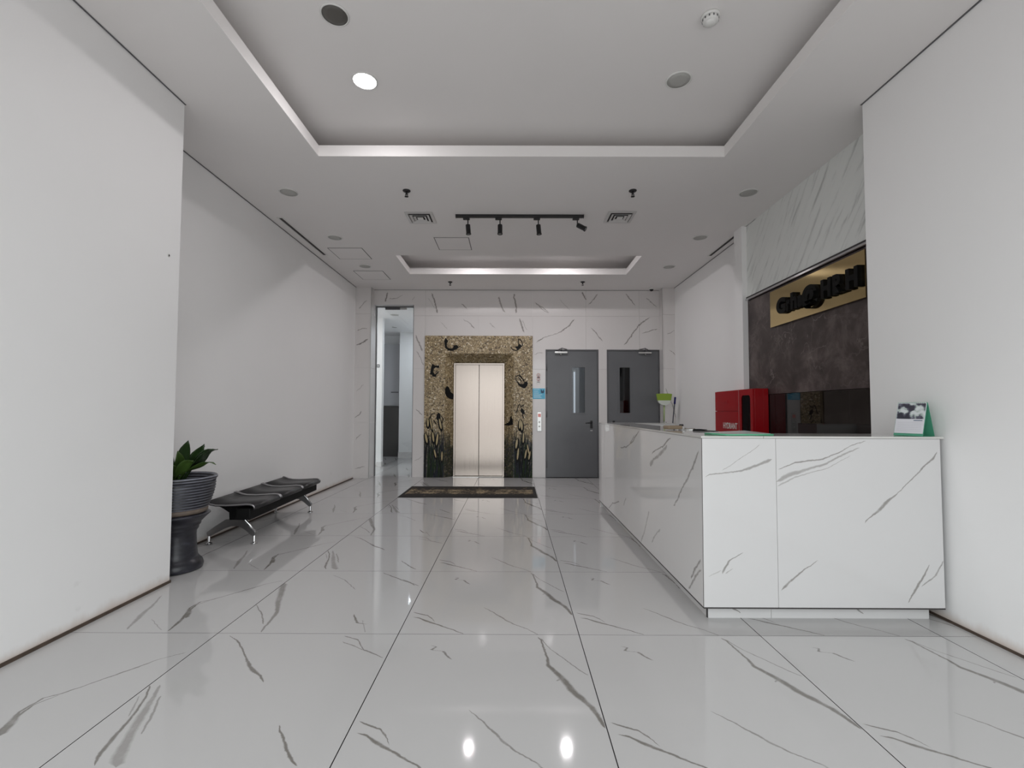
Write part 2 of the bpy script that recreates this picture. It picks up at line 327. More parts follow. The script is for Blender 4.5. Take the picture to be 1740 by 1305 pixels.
def dup(root, loc, label, group=None):
    r = root.copy(); C.objects.link(r); r.location = loc; r['label'] = label
    if group: r['group'] = group
    for ch in list(root.children):
        c = ch.copy(); C.objects.link(c); c.parent = r
        for g in list(ch.children):
            d = g.copy(); C.objects.link(d); d.parent = c
    return r
def cells(regions, xs, zs, holes):
    """sub-rectangles of a rectangle left when the holes are taken out"""
    x0, x1 = xs; z0, z1 = zs
    X = sorted({x0, x1} | {v for h in holes for v in h[:2] if x0 < v < x1}); Z = sorted({z0, z1} | {v for h in holes for v in h[2:] if z0 < v < z1})
    out = []
    for a, b in zip(X, X[1:]):
        for c, d in zip(Z, Z[1:]):
            mx, mz = (a+b)/2, (c+d)/2
            if not any(h[0] < mx < h[1] and h[2] < mz < h[3] for h in holes): out.append((a, b, c, d))
    return out
FONT_ROT = {'-x': Matrix(((0, 0, -1), (-1, 0, 0), (0, 1, 0))), '-y': Matrix(((1, 0, 0), (0, 0, -1), (0, 1, 0)))}
def text_mesh(body, name, mat, face, pos, width, height, depth, parent, bold=0.0, yscale=None):
    """lettering: fitted into width x height, standing depth off the face it looks away from; pos is its lower left corner"""
    cu = bpy.data.curves.new(name, 'FONT'); cu.body = body; cu.extrude = .5; cu.offset = bold; cu.size = 1
    tmp = bpy.data.objects.new(name, cu); C.objects.link(tmp)
    me = bpy.data.meshes.new_from_object(tmp); bpy.data.objects.remove(tmp); bpy.data.curves.remove(cu)
    co = [v.co.copy() for v in me.vertices]
    x0, x1 = min(c.x for c in co), max(c.x for c in co); y0, y1 = min(c.y for c in co), max(c.y for c in co)
    p = parent
    while p.parent: p = p.parent
    R = FONT_ROT[face]; base = Vector(pos) - p.location
    for v in me.vertices:
        c = v.co; q = Vector(((c.x-x0)/(x1-x0)*width, (c.y-y0)/(y1-y0)*height, (c.z+.5)*depth))
        v.co = R @ q + base
    me.materials.clear(); me.materials.append(mat)
    o = bpy.data.objects.new(name, me); C.objects.link(o); o.parent = parent; return o

# ------------------------------------------------------------------ materials of the place
M = {}
def wall_paint(name, color, stain=True):
    t = NT(name); co = t.coord(); n = t.noise(co, 1.3, 4); n2 = t.noise(co, 90, 2)
    col = t.mix(n.outputs[0], tuple(c*.955 for c in color), color)
    if stain:   # rising damp and mop stains just above the floor
        sp = t.n('ShaderNodeSeparateXYZ'); t.l(co, sp.inputs[0]); n3 = t.noise(t.mapping(co, scale=(1, 1, .4)), 5, 5, .7)
        h = t.math('SUBTRACT', 1.0, t.math('DIVIDE', sp.outputs['Z'], t.math('MULTIPLY_ADD', n3.outputs[0], .15, .008)), clamp=True); h = t.math('POWER', h, 1.6)
        col = t.mix(t.math('MULTIPLY', h, .7), col, (.40, .25, .15))
        n5 = t.noise(t.mapping(co, loc=(4, 2, 1)), 7, 3, .6)
        lowz = t.math('SUBTRACT', 1.0, t.math('MULTIPLY', sp.outputs['Z'], 1.6), clamp=True)
        sm = t.math('MULTIPLY', t.math('MULTIPLY', t.math('SUBTRACT', n5.outputs[0], .66, clamp=True), 5.0, clamp=True), lowz)
        col = t.mix(t.math('MULTIPLY', sm, .35), col, (.30, .28, .25))
    t.bump(n2.outputs[0], .05, .004); return t.set(color=col, rough=.55, spec=.3)
M['paint'] = wall_paint('white_wall_paint', (.885, .882, .88))
M['ceiling'] = wall_paint('ceiling_paint', (.82, .80, .79), False)
M['grout'] = plain('dark_grout', (.035, .03, .03), .9)
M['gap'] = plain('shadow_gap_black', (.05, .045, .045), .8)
M['black'] = plain('matte_black_metal', (.012, .012, .013), .45)
M['gloss_black'] = plain('black_lacquer', (.012, .012, .014), .2)
M['grey_door'] = plain('grey_door_enamel', (.125, .13, .138), .32, var=.12, scale=2)
M['frame_grey'] = plain('dark_grey_trim', (.10, .10, .105), .35)
M['chrome'] = plain('chrome', (.62, .62, .63), .12, 1)
M['alu'] = plain('brushed_aluminium', (.55, .55, .54), .3, 1)
M['white_plastic'] = plain('white_plastic', (.72, .72, .70), .35)
M['lens_grey'] = plain('unlit_lamp_diffuser', (.42, .42, .40), .5)
M['dark_lens'] = plain('unlit_dark_lamp_bowl', (.10, .095, .085), .35)
M['red'] = plain('red_enamel', (.33, .003, .007), .24, spec=.35)
M['dark_red'] = plain('red_hose', (.16, .02, .02), .6)
M['clear'] = glass('clear_glass')
M['hose_glass'] = glass('smoked_hose_window', (.55, .5, .5), .01, .08)
M['dark_glass'] = glass('wired_vision_glass', (.50, .52, .54), .015)
M['lamp'] = emit('lit_lamp_diffuser', (1, .985, .96), 30)
M['tile_a'] = veined('floor_marble_print_a', VEINS_PRINT_A, 'XY', (0, 0), (1, 1), base=(.53, .522, .52), vein=(.165, .152, .135))
M['tile_b'] = veined('floor_marble_print_b', VEINS_PRINT_B, 'XY', (0, 0), (1, 1), base=(.53, .522, .52), vein=(.165, .152, .135))
M['tile_c'] = veined('floor_marble_print_c', VEINS_PRINT_C, 'XY', (0, 0), (1, 1), base=(.53, .522, .52), vein=(.165, .152, .135))
M['tile_d'] = veined('floor_marble_print_d', VEINS_PRINT_D, 'XY', (0, 0), (1, 1), base=(.53, .522, .52), vein=(.165, .152, .135))
M['wall_marble'] = veined('wall_marble', VEINS_WALL, 'XZ', (-3.2, 0), (6.4, 3.6), base=(.70, .68, .67), rough=.10, warp=.03)
M['front_marble'] = veined('counter_front_marble', VEINS_FRONT, 'XZ', (0, 0), (1.6, 1.2), base=(.63, .622, .622), rough=.08)
M['side_marble'] = veined('counter_side_marble', VEINS_SIDE, 'YZ', (0, 0), (3.5, 1.2), base=(.69, .68, .675), rough=.04, warp=.02)
t = NT('counter_top_stone'); n = t.noise(t.coord(), 5, 5, .6); M['top_stone'] = t.set(color=t.mix(n.outputs[0], (.50, .49, .47), (.66, .65, .63)), rough=.05)
# grey streaked marble over the reception niche
t = NT('streaked_grey_marble'); co = t.coord()
st = t.noise(t.mapping(t.mapping(co, rot=(math.radians(-38), 0, 0)), scale=(1, 9, 1.1)), 1.7, 6, .62, .25); cl = t.noise(co, 2.2, 4)
col = t.ramp(st.outputs[0], [(.0, (.26, .27, .26)), (.33, (.44, .455, .44)), (.45, (.74, .76, .74)), (1, (.82, .835, .81))])
M['streak_marble'] = t.set(color=t.mix(t.math('MULTIPLY', cl.outputs[0], .5), col, (.74, .76, .74)), rough=.3)
def brown_stone(name, rough, dark):
    t = NT(name); co = t.coord(); n = t.noise(co, 3.2, 7, .68, .4); v = t.n('ShaderNodeTexVoronoi', feature='DISTANCE_TO_EDGE')
    wn = t.noise(co, 3, 4); wv = t.n('ShaderNodeVectorMath', operation='ADD'); t.l(co, wv.inputs[0]); t.l(wn.outputs['Color'], wv.inputs[1])
    t.l(t.mapping(wv.outputs[0], rot=(.6, .2, .3), scale=(1, 1, .6)), v.inputs['Vector']); v.inputs['Scale'].default_value = 2.6
    line = t.math('SUBTRACT', 1.0, t.math('MULTIPLY', v.outputs['Distance'], 55), clamp=True); n4 = t.noise(co, 2.1, 3)
    line = t.math('MULTIPLY', line, t.math('MULTIPLY', t.math('SUBTRACT', n4.outputs[0], .44, clamp=True), 5.0, clamp=True))
    col = t.ramp(n.outputs[0], [(.25, (.026*dark, .018*dark, .017*dark)), (.5, (.062*dark, .046*dark, .044*dark)), (.74, (.17*dark, .135*dark, .128*dark))])
    return t.set(color=t.mix(t.math('MULTIPLY', line, .6), col, (.30*dark, .25*dark, .24*dark)), rough=rough, spec=.35 if rough > .1 else .5)
M['stone'] = brown_stone('brown_stone', .40, 1.0)
M['stone_polished'] = brown_stone('polished_dark_stone', .02, .12)
# stainless steel, vertically brushed
t = NT('brushed_stainless_steel'); co = t.coord(); n = t.noise(t.mapping(co, scale=(60, 60, .6)), 3, 4)
t.set(color=t.mix(n.outputs[0], (.33, .285, .255), (.43, .375, .335)), metal=1, rough=t.math('MULTIPLY_ADD', n.outputs[0], .12, .17)); t.b.inputs['Anisotropic'].default_value = .3; M['steel'] = t.m
t = NT('brass_plate'); n = t.noise(t.coord(), 2, 3); M['brass'] = t.set(color=t.mix(n.outputs[0], (.47, .36, .17), (.55, .43, .22)), metal=1, rough=.10)
# pebble mosaic
t = NT('pebble_mosaic'); co = t.coord(); v = t.n('ShaderNodeTexVoronoi'); t.l(co, v.inputs['Vector']); v.inputs['Scale'].default_value = 42
ve = t.n('ShaderNodeTexVoronoi', feature='DISTANCE_TO_EDGE'); t.l(co, ve.inputs['Vector']); ve.inputs['Scale'].default_value = 42
sc_ = t.n('ShaderNodeSeparateColor'); t.l(v.outputs['Color'], sc_.inputs[0])
tan = t.ramp(sc_.outputs[0], [(0, (.08, .05, .025)), (.12, (.26, .19, .095)), (.5, (.42, .32, .175)), (.86, (.55, .44, .26)), (1, (.78, .70, .54))])
grn = t.ramp(sc_.outputs[1], [(0, (.008, .01, .01)), (.45, (.02, .03, .02)), (.72, (.05, .07, .035)), (.9, (.03, .03, .07)), (1, (.30, .25, .14))])
sp = t.n('ShaderNodeSeparateXYZ'); t.l(co, sp.inputs[0]); n = t.noise(t.mapping(co, scale=(3.2, 3.2, .9)), 3.5, 4, .7)
f = t.math('MULTIPLY', t.math('SUBTRACT', t.math('MULTIPLY_ADD', n.outputs[0], 1.15, .24), sp.outputs['Z']), 4.5, clamp=True)
n2 = t.noise(co, 26, 3); f2 = t.math('MULTIPLY', f, t.math('MULTIPLY_ADD', n2.outputs[0], 1.2, .38, clamp=True))
col = t.mix(f2, tan, grn); edge = t.math('MULTIPLY', ve.outputs['Distance'], 9, clamp=True)
M['mosaic'] = t.set(color=t.mix(edge, (.055, .042, .026), col), rough=.3); t.bump(edge, .4, .003)
M['sign_letter'] = plain('black_letter_enamel', (.006, .006, .006), .55, spec=.15)
M['inlay'] = plain('black_mosaic_inlay', (.008, .008, .008), .5, var=.4, scale=60, spec=.15)
M['inlay_ochre'] = plain('ochre_mosaic_inlay', (.38, .30, .15), .3, var=.3, scale=60)
M['inlay_slate'] = plain('slate_mosaic_inlay', (.018, .020, .028), .5, var=.5, scale=60, spec=.15)
M['inlay_green'] = plain('dark_green_mosaic_inlay', (.016, .030, .012), .5, var=.5, scale=60, spec=.15)

CEIL, TRAY = 3.51, 3.74
# ------------------------------------------------------------------ floor: slab of grout with large porcelain tiles
mb = MB(); mb.box(-4.3, 3.6, -1.6, 13.2, -.12, -.006); floor = struct(mb.build('floor', M['grout']))
def tile_mesh(mat):
    b = MB(); b.box(.0022, .9978, .0012, .9988, -.006, 0)
    for f in b.bm.faces: f.material_index = 0 if f.calc_center_median().z > -.001 else 1
    o = b.build('tile', [mat, M['grout']], local=True); me = o.data; bpy.data.objects.remove(o); return me
TM = {k: tile_mesh(M['tile_'+k]) for k in 'abcd'}
TX, TY = .3717, 2.6123
for c in range(-4, 4):
    for r in range(-3, 11):
        x, y = TX + c, TY + r - 1
        if y < -1.6: continue
        if y > 8.0 and c > -2: continue
        k = 'a' if c >= -1 else ('b' if r % 2 == 0 else 'c') if c == -2 else 'd'
        if c >= 2 and r % 2: k = 'c'
        o = bpy.data.objects.new('tile', TM[k]); C.objects.link(o); o.parent = floor; o.location = (x, y, 0)

# ------------------------------------------------------------------ ceiling with two recessed trays
TR = [(-1.745, 1.885, .35, 4.055), (-1.72, 1.885, 6.70, 7.625)]
mb = MB()
for a, b, c_, d in cells(None, (-4.3, 3.6), (-.75, 8.66), TR): mb.box(a, b, c_, d, CEIL, CEIL+.10)
mb.box(-4.3, 3.6, -.75, 13.2, TRAY+.12, TRAY+.2)
ceiling = struct(mb.build('ceiling', M['ceiling']))
for x0, x1, y0, y1 in TR:       # the tray above each opening: a lid that runs back over the lip, closed by side strips
    e = .36; mb = MB(); mb.box(x0-e, x1+e, y0-e, y1+e, TRAY, TRAY+.06)
    for q in ((x0-e-.04, x0-e, y0-e, y1+e), (x1+e, x1+e+.04, y0-e, y1+e), (x0-e, x1+e, y0-e-.04, y0-e), (x0-e, x1+e, y1+e, y1+e+.04)): mb.box(*q, CEIL+.10, TRAY+.06)
    o = mb.build('recessed_tray', M['ceiling'], ceiling)
mb = MB()
for (xa, xb, ya, yb) in ((-2.45, -2.44, -.6, 3.36), (-2.90, -2.889, 3.36, 8.46), (2.569, 2.58, -.6, 3.35), (2.969, 2.98, 5.8, 8.46), (-2.62, 2.76, 8.63, 8.64)):
    mb.box(min(xa, xb), max(xa, xb), ya, yb, CEIL-.004, CEIL-.0005)
struct(mb.build('trim_1', M['frame_grey']), 'thin dark shadow gap where the walls meet the ceiling')

# ------------------------------------------------------------------ side walls
mb = MB(); mb.box(-3.3, -2.45, -.6, 3.355, 0, 3.92); mb.box(-3.3, -2.90, 3.355, 8.86, 0, 3.92)
wall_left = struct(mb.build('wall_left', M['paint']))
mb = MB(); mb.box(2.58, 3.4, -.6, 3.345, 0, 3.92); mb.box(2.98, 3.4, 3.345, 8.86, 0, 3.92)
wall_right = struct(mb.build('wall_right', M['paint']))
mb = MB(); mb.box(2.80, 2.98, 5.605, 5.80, 0, 3.51); mb.build('pilaster', M['paint'], wall_right)
mb = MB(); mb.box(2.86, 2.98, 3.345, 5.605, 2.63, 3.51); mb.build('marble_panel', M['streak_marble'], wall_right)
mb = MB(); mb.box(2.865, 2.98, 3.345, 5.605, 1.432, 2.58); mb.build('stone_panel', M['stone'], wall_right)
mb = MB(); mb.box(2.865, 2.98, 3.345, 5.605, 0, 1.428); mb.build('stone_panel', M['stone_polished'], wall_right)
mb = MB(); mb.box(2.835, 2.98, 3.345, 5.605, 2.585, 2.608, .003); mb.build('metal_trim', M['chrome'], wall_right)
mb = MB(); mb.box(2.845, 2.98, 3.345, 5.605, 2.610, 2.628); mb.build('shadow_strip', M['gap'], wall_right)
M['skirt'] = plain('stained_brown_skirting', (.075, .052, .038), .7, var=.5, scale=14)
mb = MB(); mb.box(-2.45, -2.443, -.6, 3.355, 0, .018); mb.box(-2.457, -2.443, 3.355, 3.362, 0, .018); mb.box(-2.90, -2.893, 3.362, 8.46, 0, .016)
struct(mb.build('baseboard_left', M['skirt']))
mb = MB(); mb.box(2.574, 2.58, -.6, 3.345, 0, .014); mb.box(2.973, 2.98, 5.8, 8.46, 0, .022); struct(mb.build('baseboard_right', M['skirt']))
mb = MB(); mb.box(-3.3, 3.4, -.75, -.6, 3.24, 3.92); struct(mb.build('wall_front', M['paint']))

# ------------------------------------------------------------------ back wall
GL = (-2.62, -1.862, -1, 3.225); EL = (-1.265, .02, -1, 2.305); D1 = (.615, 1.607, -1, 2.39); D2 = (1.761, 2.753, -1, 2.39); SUR = (-1.644, .371, -1, 2.64)
mb = MB()
for a, b, c_, d in cells(None, (-2.62, 2.76), (0, 3.92), [GL, EL, D1, D2]): mb.box(a, b, 8.655, 8.86, c_, d)
mb.box(-2.90, -2.62, 8.475, 8.86, 0, 3.51); mb.box(2.76, 2.98, 8.475, 8.86, 0, 3.51)
wall_back = struct(mb.build('wall_back', M['paint']))
XJ = [-2.62, -1.643, -.635, .371, 1.375, 2.375, 2.76]; ZJ = [0, 1.017, 2.017, 3.017, 3.51]; g = .0012
for xa, xb in zip(XJ, XJ[1:]):
    for za, zb in zip(ZJ, ZJ[1:]):
        mb = MB(); cs = cells(None, (xa+g, xb-g), (za+g, zb-g), [GL, SUR, D1, D2])
        if not cs: continue
        for a, b, c_, d in cs: mb.box(a, b, 8.64, 8.655, c_, d)
        mb.build('panel', M['wall_marble'], wall_back)
for za, zb in zip(ZJ, ZJ[1:]):      # the two corner piers
    mb = MB(); mb.box(-2.90, -2.62, 8.46, 8.475, za+g, zb-g); mb.box(-2.62, -2.608, 8.46, 8.86 if zb < 3.3 else 8.64, za+g, zb-g); mb.build('panel', M['wall_marble'], wall_back)
    mb = MB(); mb.box(2.76, 2.98, 8.46, 8.475, za+g, zb-g); mb.box(2.748, 2.76, 8.46, 8.64, za+g, zb-g); mb.build('panel', M['wall_marble'], wall_back)
mb = MB(); mb.box(-2.612, -2.604, 8.452, 8.462, 0, 3.51); mb.box(2.744, 2.752, 8.452, 8.462, 0, 3.51); mb.build('corner_trim', M['alu'], wall_back)

# ------------------------------------------------------------------ grey steel doors
def steel_door(name, X0, X1, wx0, wx1, hx, hdir, cx, adir, hinge_x, label):
    r = bpy.data.objects.new(name, None); C.objects.link(r); r.location = ((X0+X1)/2, 8.66, 0); struct(r, label)
    Z1 = 2.39
    mb = MB(); mb.box(X0, X0+.022, 8.638, 8.72, 0, Z1); mb.box(X1-.022, X1, 8.638, 8.72, 0, Z1); mb.box(X0+.022, X1-.022, 8.638, 8.72, Z1-.022, Z1); mb.build('door_frame', M['frame_grey'], r)
    hole = (wx0, wx1, 1.205, 2.055); mb = MB()
    for a, b, c_, d in cells(None, (X0+.024, X1-.024), (.008, Z1-.024), [hole]): mb.box(a, b, 8.650, 8.695, c_, d)
    mb.build('door_leaf', M['grey_door'], r)
    mb = MB(); k = .024
    for a, b, c_, d in ((wx0-k, wx0, 1.205-k, 2.055+k), (wx1, wx1+k, 1.205-k, 2.055+k), (wx0, wx1, 1.205-k, 1.205), (wx0, wx1, 2.055, 2.055+k)): mb.box(a, b, 8.643, 8.650, c_, d)
    mb.build('window_frame', M['grey_door'], r)
    mb = MB(); mb.box(wx0, wx1, 8.670, 8.676, 1.205, 2.055); mb.build('window_pane', M['dark_glass'], r)
    mb = MB(); mb.box(hx-.022, hx+.022, 8.642, 8.650, .92, 1.06, .004); mb.lathe((hx, 8.62, 1.02), [(.011, 0), (.011, .03)], 12, axis='y')
    mb.tube([(hx, 8.618, 1.02), (hx+hdir*.03, 8.612, 1.02), (hx+hdir*.075, 8.612, 1.018), (hx+hdir*.115, 8.616, 1.012)], [.011, .011, .010, .008], 10); mb.build('lever_handle', M['black'], r)
    mb = MB(); mb.box(hx-.022, hx+.022, 8.645, 8.650, .865, .885, .002); mb.build('key_plate', M['alu'], r)
    mb = MB(); mb.box(cx-.12, cx+.12, 8.60, 8.650, 2.312, 2.345, .006); mb.lathe((cx-.01*adir, 8.625, 2.285), [(.014, 0), (.014, .03)], 10); cl = mb.build('door_closer', M['alu'], r)
    mb = MB(); mb.tube([(cx, 8.62, 2.347), (cx+adir*.01, 8.56, 2.405), (cx+adir*.11, 8.61, 2.385)], .009, 8); mb.tube([(cx-.1*adir, 8.62, 2.36), (cx+adir*.01, 8.56, 2.405)], .008, 8); mb.build('closer_arm', M['frame_grey'], cl)
    for z in (.25, 1.18, 1.62, 2.05):
        mb = MB(); mb.lathe((hinge_x, 8.636, z), [(.010, -.06), (.010, .06)], 10); mb.build('hinge', M['frame_grey'], r)
    return r
steel_door('door_1', D1[0], D1[1], 1.112, 1.350, 1.47, -1, .905, 1, D1[0]+.02, 'grey steel door beside the lift with bright light in its narrow window')
steel_door('door_2', D2[0], D2[1], 2.002, 2.195, 1.886, 1, 2.47, -1, D2[1]-.02, 'grey steel door behind the counter with a dark narrow window')
# stair lobby and plant room behind the two doors
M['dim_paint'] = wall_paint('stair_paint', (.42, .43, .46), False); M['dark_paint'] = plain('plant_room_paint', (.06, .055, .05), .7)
mb = MB(); mb.box(.30, .40, 8.86, 10.3, 0, 3.1); mb.box(1.66, 1.70, 8.86, 10.3, 0, 3.1); mb.box(.40, 1.66, 10.2, 10.3, 0, 3.1); mb.box(.30, 1.70, 8.86, 10.3, 3.1, 3.2); mb.box(.40, 1.66, 8.86, 10.2, -.006, 0)
struct(mb.build('wall_stair', M['dim_paint']))
mb = MB(); mb.box(1.70, 1.72, 8.86, 10.0, 0, 3.1); mb.box(2.96, 3.0, 8.86, 10.0, 0, 3.1); mb.box(1.72, 2.96, 9.9, 10.0, 0, 3.1); mb.box(1.70, 3.0, 8.86, 10.0, 3.1, 3.2); mb.box(1.72, 2.96, 8.86, 9.9, -.006, 0)
struct(mb.build('wall_plant', M['dark_paint']))

# ------------------------------------------------------------------ frameless glass door and the corridor behind it
r = bpy.data.objects.new('door_3', None); C.objects.link(r); r.location = (-2.24, 8.79, 0); struct(r, 'frameless clear glass door at the left end of the marble wall')
mb = MB(); mb.box(-2.598, -1.875, 8.785, 8.797, .01, 3.205); mb.build('glass_leaf', M['clear'], r)
mb = MB(); mb.box(-1.875, -1.862, 8.66, 8.82, 0, 3.225); mb.box(-2.608, -2.598, 8.77, 8.82, 0, 3.225); mb.box(-2.598, -1.875, 8.77, 8.82, 3.207, 3.225); mb.build('door_frame', M['frame_grey'], r)
mb = MB(); mb.box(-2.44, -2.16, 8.774, 8.808, 3.165, 3.205, .003); mb.build('patch_fitting', M['frame_grey'], r)
mb = MB(); mb.box(-2.155, -2.03, 8.774, 8.808, 3.165, 3.205, .003); mb.build('patch_cover', M['alu'], r)
mb = MB(); mb.box(-4.3, -4.0, 8.86, 13.0, 0, 3.3); mb.box(-4.0, -1.86, 12.74, 13.0, 0, 3.3); mb.box(-4.0, -2.90, 10.25, 10.4, 0, 3.3); mb.box(-2.98, -1.86, 12.15, 12.3, 0, 3.3)
mb.box(-1.86, -1.66, 8.86, 13.0, 0, 3.3); mb.box(-4.0, -1.86, 8.86, 13.0, 3.3, 3.4)
corridor = struct(mb.build('wall_corridor', M['paint']))
mb = MB(); mb.box(-2.99, -1.86, 12.138, 12.15, 0, .15); mb.box(-3.0, -2.90, 10.238, 10.25, 0, .10); mb.box(-2.90, -2.888, 10.238, 10.4, 0, .10); struct(mb.build('baseboard_corridor', M['wall_marble']))

# ------------------------------------------------------------------ cabinet, lamps and switch in the corridor
t_ = thing('storage_cabinet', 'tall cabinet, black below and white above, seen through the glass door', 'cabinet', (-3.35, 12.70, 0))
mb = MB(); mb.box(-3.95, -2.99, 12.5, 12.738, 0, 1.36, .004); mb.build('lower_door', M['sign_letter'], t_)['label'] = 'black lower front'
mb = MB(); mb.box(-3.95, -2.99, 12.55, 12.738, 1.365, 3.05, .004); mb.build('upper_door', plain('cabinet_light_grey', (.42, .42, .44), .4), t_)
mb = MB(); mb.box(-3.30, -3.10, 12.53, 12.55, 1.72, 1.745, .004); mb.build('handle', M['black'], t_)
t_ = thing('light_switch', 'small dark switch on the white wall behind the glass door', 'switch', (-2.985, 10.25, 2.22))
mb = MB(); mb.box(-3.015, -2.955, 10.238, 10.25, 2.19, 2.26, .003); mb.build('plate', M['frame_grey'], t_)
mb = MB(); mb.box(-2.995, -2.975, 10.232, 10.238, 2.21, 2.24, .002); mb.build('rocker', M['white_plastic'], t_)
def downlight(loc, label, lit=0, r=.085, group=None, dark=False):
    x, y, z = loc; d = thing('ceiling_downlight', label, 'downlight', loc, group)
    mb = MB(); mb.lathe(loc, [(r*1.12, -.0002), (r*1.12, -.004), (r*1.02, -.009), (r*.98, -.006), (r*.98, -.0002)], 36); mb.build('trim_ring', M['white_plastic'], d)
    mb = MB(); mb.lathe(loc, [(r*.97, -.0005), (r*.97, -.006), (r*.6, -.009), (.002, -.0095)], 36); mb.build('diffuser', M['lamp'] if lit else (M['dark_lens'] if dark else M['lens_grey']), d)
    if lit: area_light('lamp_light', (x, y, z-.02), (0, 0, -1), r*1.9, 0, lit, (1, .955, .975), 'DISK')
    return d
downlight((-2.55, 9.9, 3.3), 'unlit downlight just inside the glass door, nearer of the two in the corridor')
downlight((-2.93, 11.4, 3.3), 'unlit downlight deeper in the corridor behind the glass door', r=.06)
downlight((-3.75, 9.35, 3.3), 'added unseen lit downlight round the corner behind the left pier, lighting the corridor', 12)  # out of view, added to light the corridor
area_light('corridor_fill', (-2.3, 11.2, 3.27), (0, 0, -1), .3, 0, 9, (.86, .92, 1), 'DISK')  # bare area light added to brighten the corridor, no fitting belongs to it
t_ = thing('lit_edge_strip', 'glowing tube added for the bright upright lit edge in the window of the left grey door', 'lamp', (1.36, 10.19, 1.0))
mb = MB(); mb.box(1.335, 1.385, 10.185, 10.2, .95, 2.15); mb.build('housing', M['white_plastic'], t_)  # housing and glowing tube are added, standing in for a lit edge
mb = MB(); mb.lathe((1.36, 10.175, 1.0), [(.018, 0), (.018, 1.1)], 12); mb.build('tube', emit('lit_edge_glow', (.9, .95, 1), 1.3), t_)
area_light('stair_fill', (1.2, 9.6, 3.0), (0, 0, -1), .3, 0, 3, (.85, .9, 1), 'DISK')  # unseen light added to brighten the room behind the left grey door

# ------------------------------------------------------------------ lift with its pebble mosaic portal
lift = thing('elevator', 'lift with steel doors in a tan pebble mosaic portal with butterflies', 'elevator', (-.636, 8.64, 0))
mb = MB()
for a, b, c_, d in cells(None, (-1.644, .371), (0, 2.64), [EL]): mb.box(a, b, 8.618, 8.655, c_, d)
surround = mb.build('mosaic_surround', M['mosaic'], lift)
x0, x1, zt = -1.265, .02, 2.305; u0, u1, ut, ya, yb = -1.115, -.158, 2.140, 8.618, 8.80
mb = MB()
mb.prism([(x0, ya), (u0, yb), (x0-.05, yb)], 'z', 0, ut)
mb.prism([(x1, ya), (u1, yb), (x1+.05, yb)], 'z', 0, ut)
def wedge(mb, P):   # 8 corner points
    mb._new(P, [(0, 1, 2, 3), (4, 5, 6, 7), (0, 1, 5, 4), (1, 2, 6, 5), (2, 3, 7, 6), (3, 0, 4, 7)])
wedge(mb, [(x0, ya, ut), (x0-.05, yb, ut), (u0, yb, ut), (u0, yb, ut), (x0, ya, zt), (x0-.05, yb, zt+.05), (x0-.05, yb, zt+.05), (u0, yb, ut)])
wedge(mb, [(x1, ya, ut), (x1+.05, yb, ut), (u1, yb, ut), (u1, yb, ut), (x1, ya, zt), (x1+.05, yb, zt+.05), (x1+.05, yb, zt+.05), (u1, yb, ut)])
wedge(mb, [(x0, ya, zt), (x1, ya, zt), (u1, yb, ut), (u0, yb, ut), (x0, ya, zt+.001), (x1, ya, zt+.001), (x1, yb+.001, zt+.05), (x0, yb+.001, zt+.05)])
mb.build('mosaic_reveal', M['mosaic'], lift)
mb = MB(); mb.box(u0, u0+.028, 8.765, 8.805, 0, ut); mb.box(u1-.028, u1, 8.765, 8.805, 0, ut); mb.box(u0+.028, u1-.028, 8.765, 8.805, ut-.028, ut); mb.build('door_frame', M['steel'], lift)
cxm = (u0+u1)/2
for a, b in ((u0+.03, cxm-.003), (cxm+.003, u1-.03)):
    mb = MB(); mb.box(a, b, 8.785, 8.815, .012, ut-.03, .003); mb.build('door_panel', M['steel'], lift)
mb = MB(); mb.box(u0, u1, 8.66, 8.83, -.004, .008, .002); mb.build('sill', M['alu'], lift)
mb = MB(); mb.box(x0-.05, x1+.05, 8.835, 8.86, 0, 2.5); mb.build('shaft_lining', M['black'], lift)

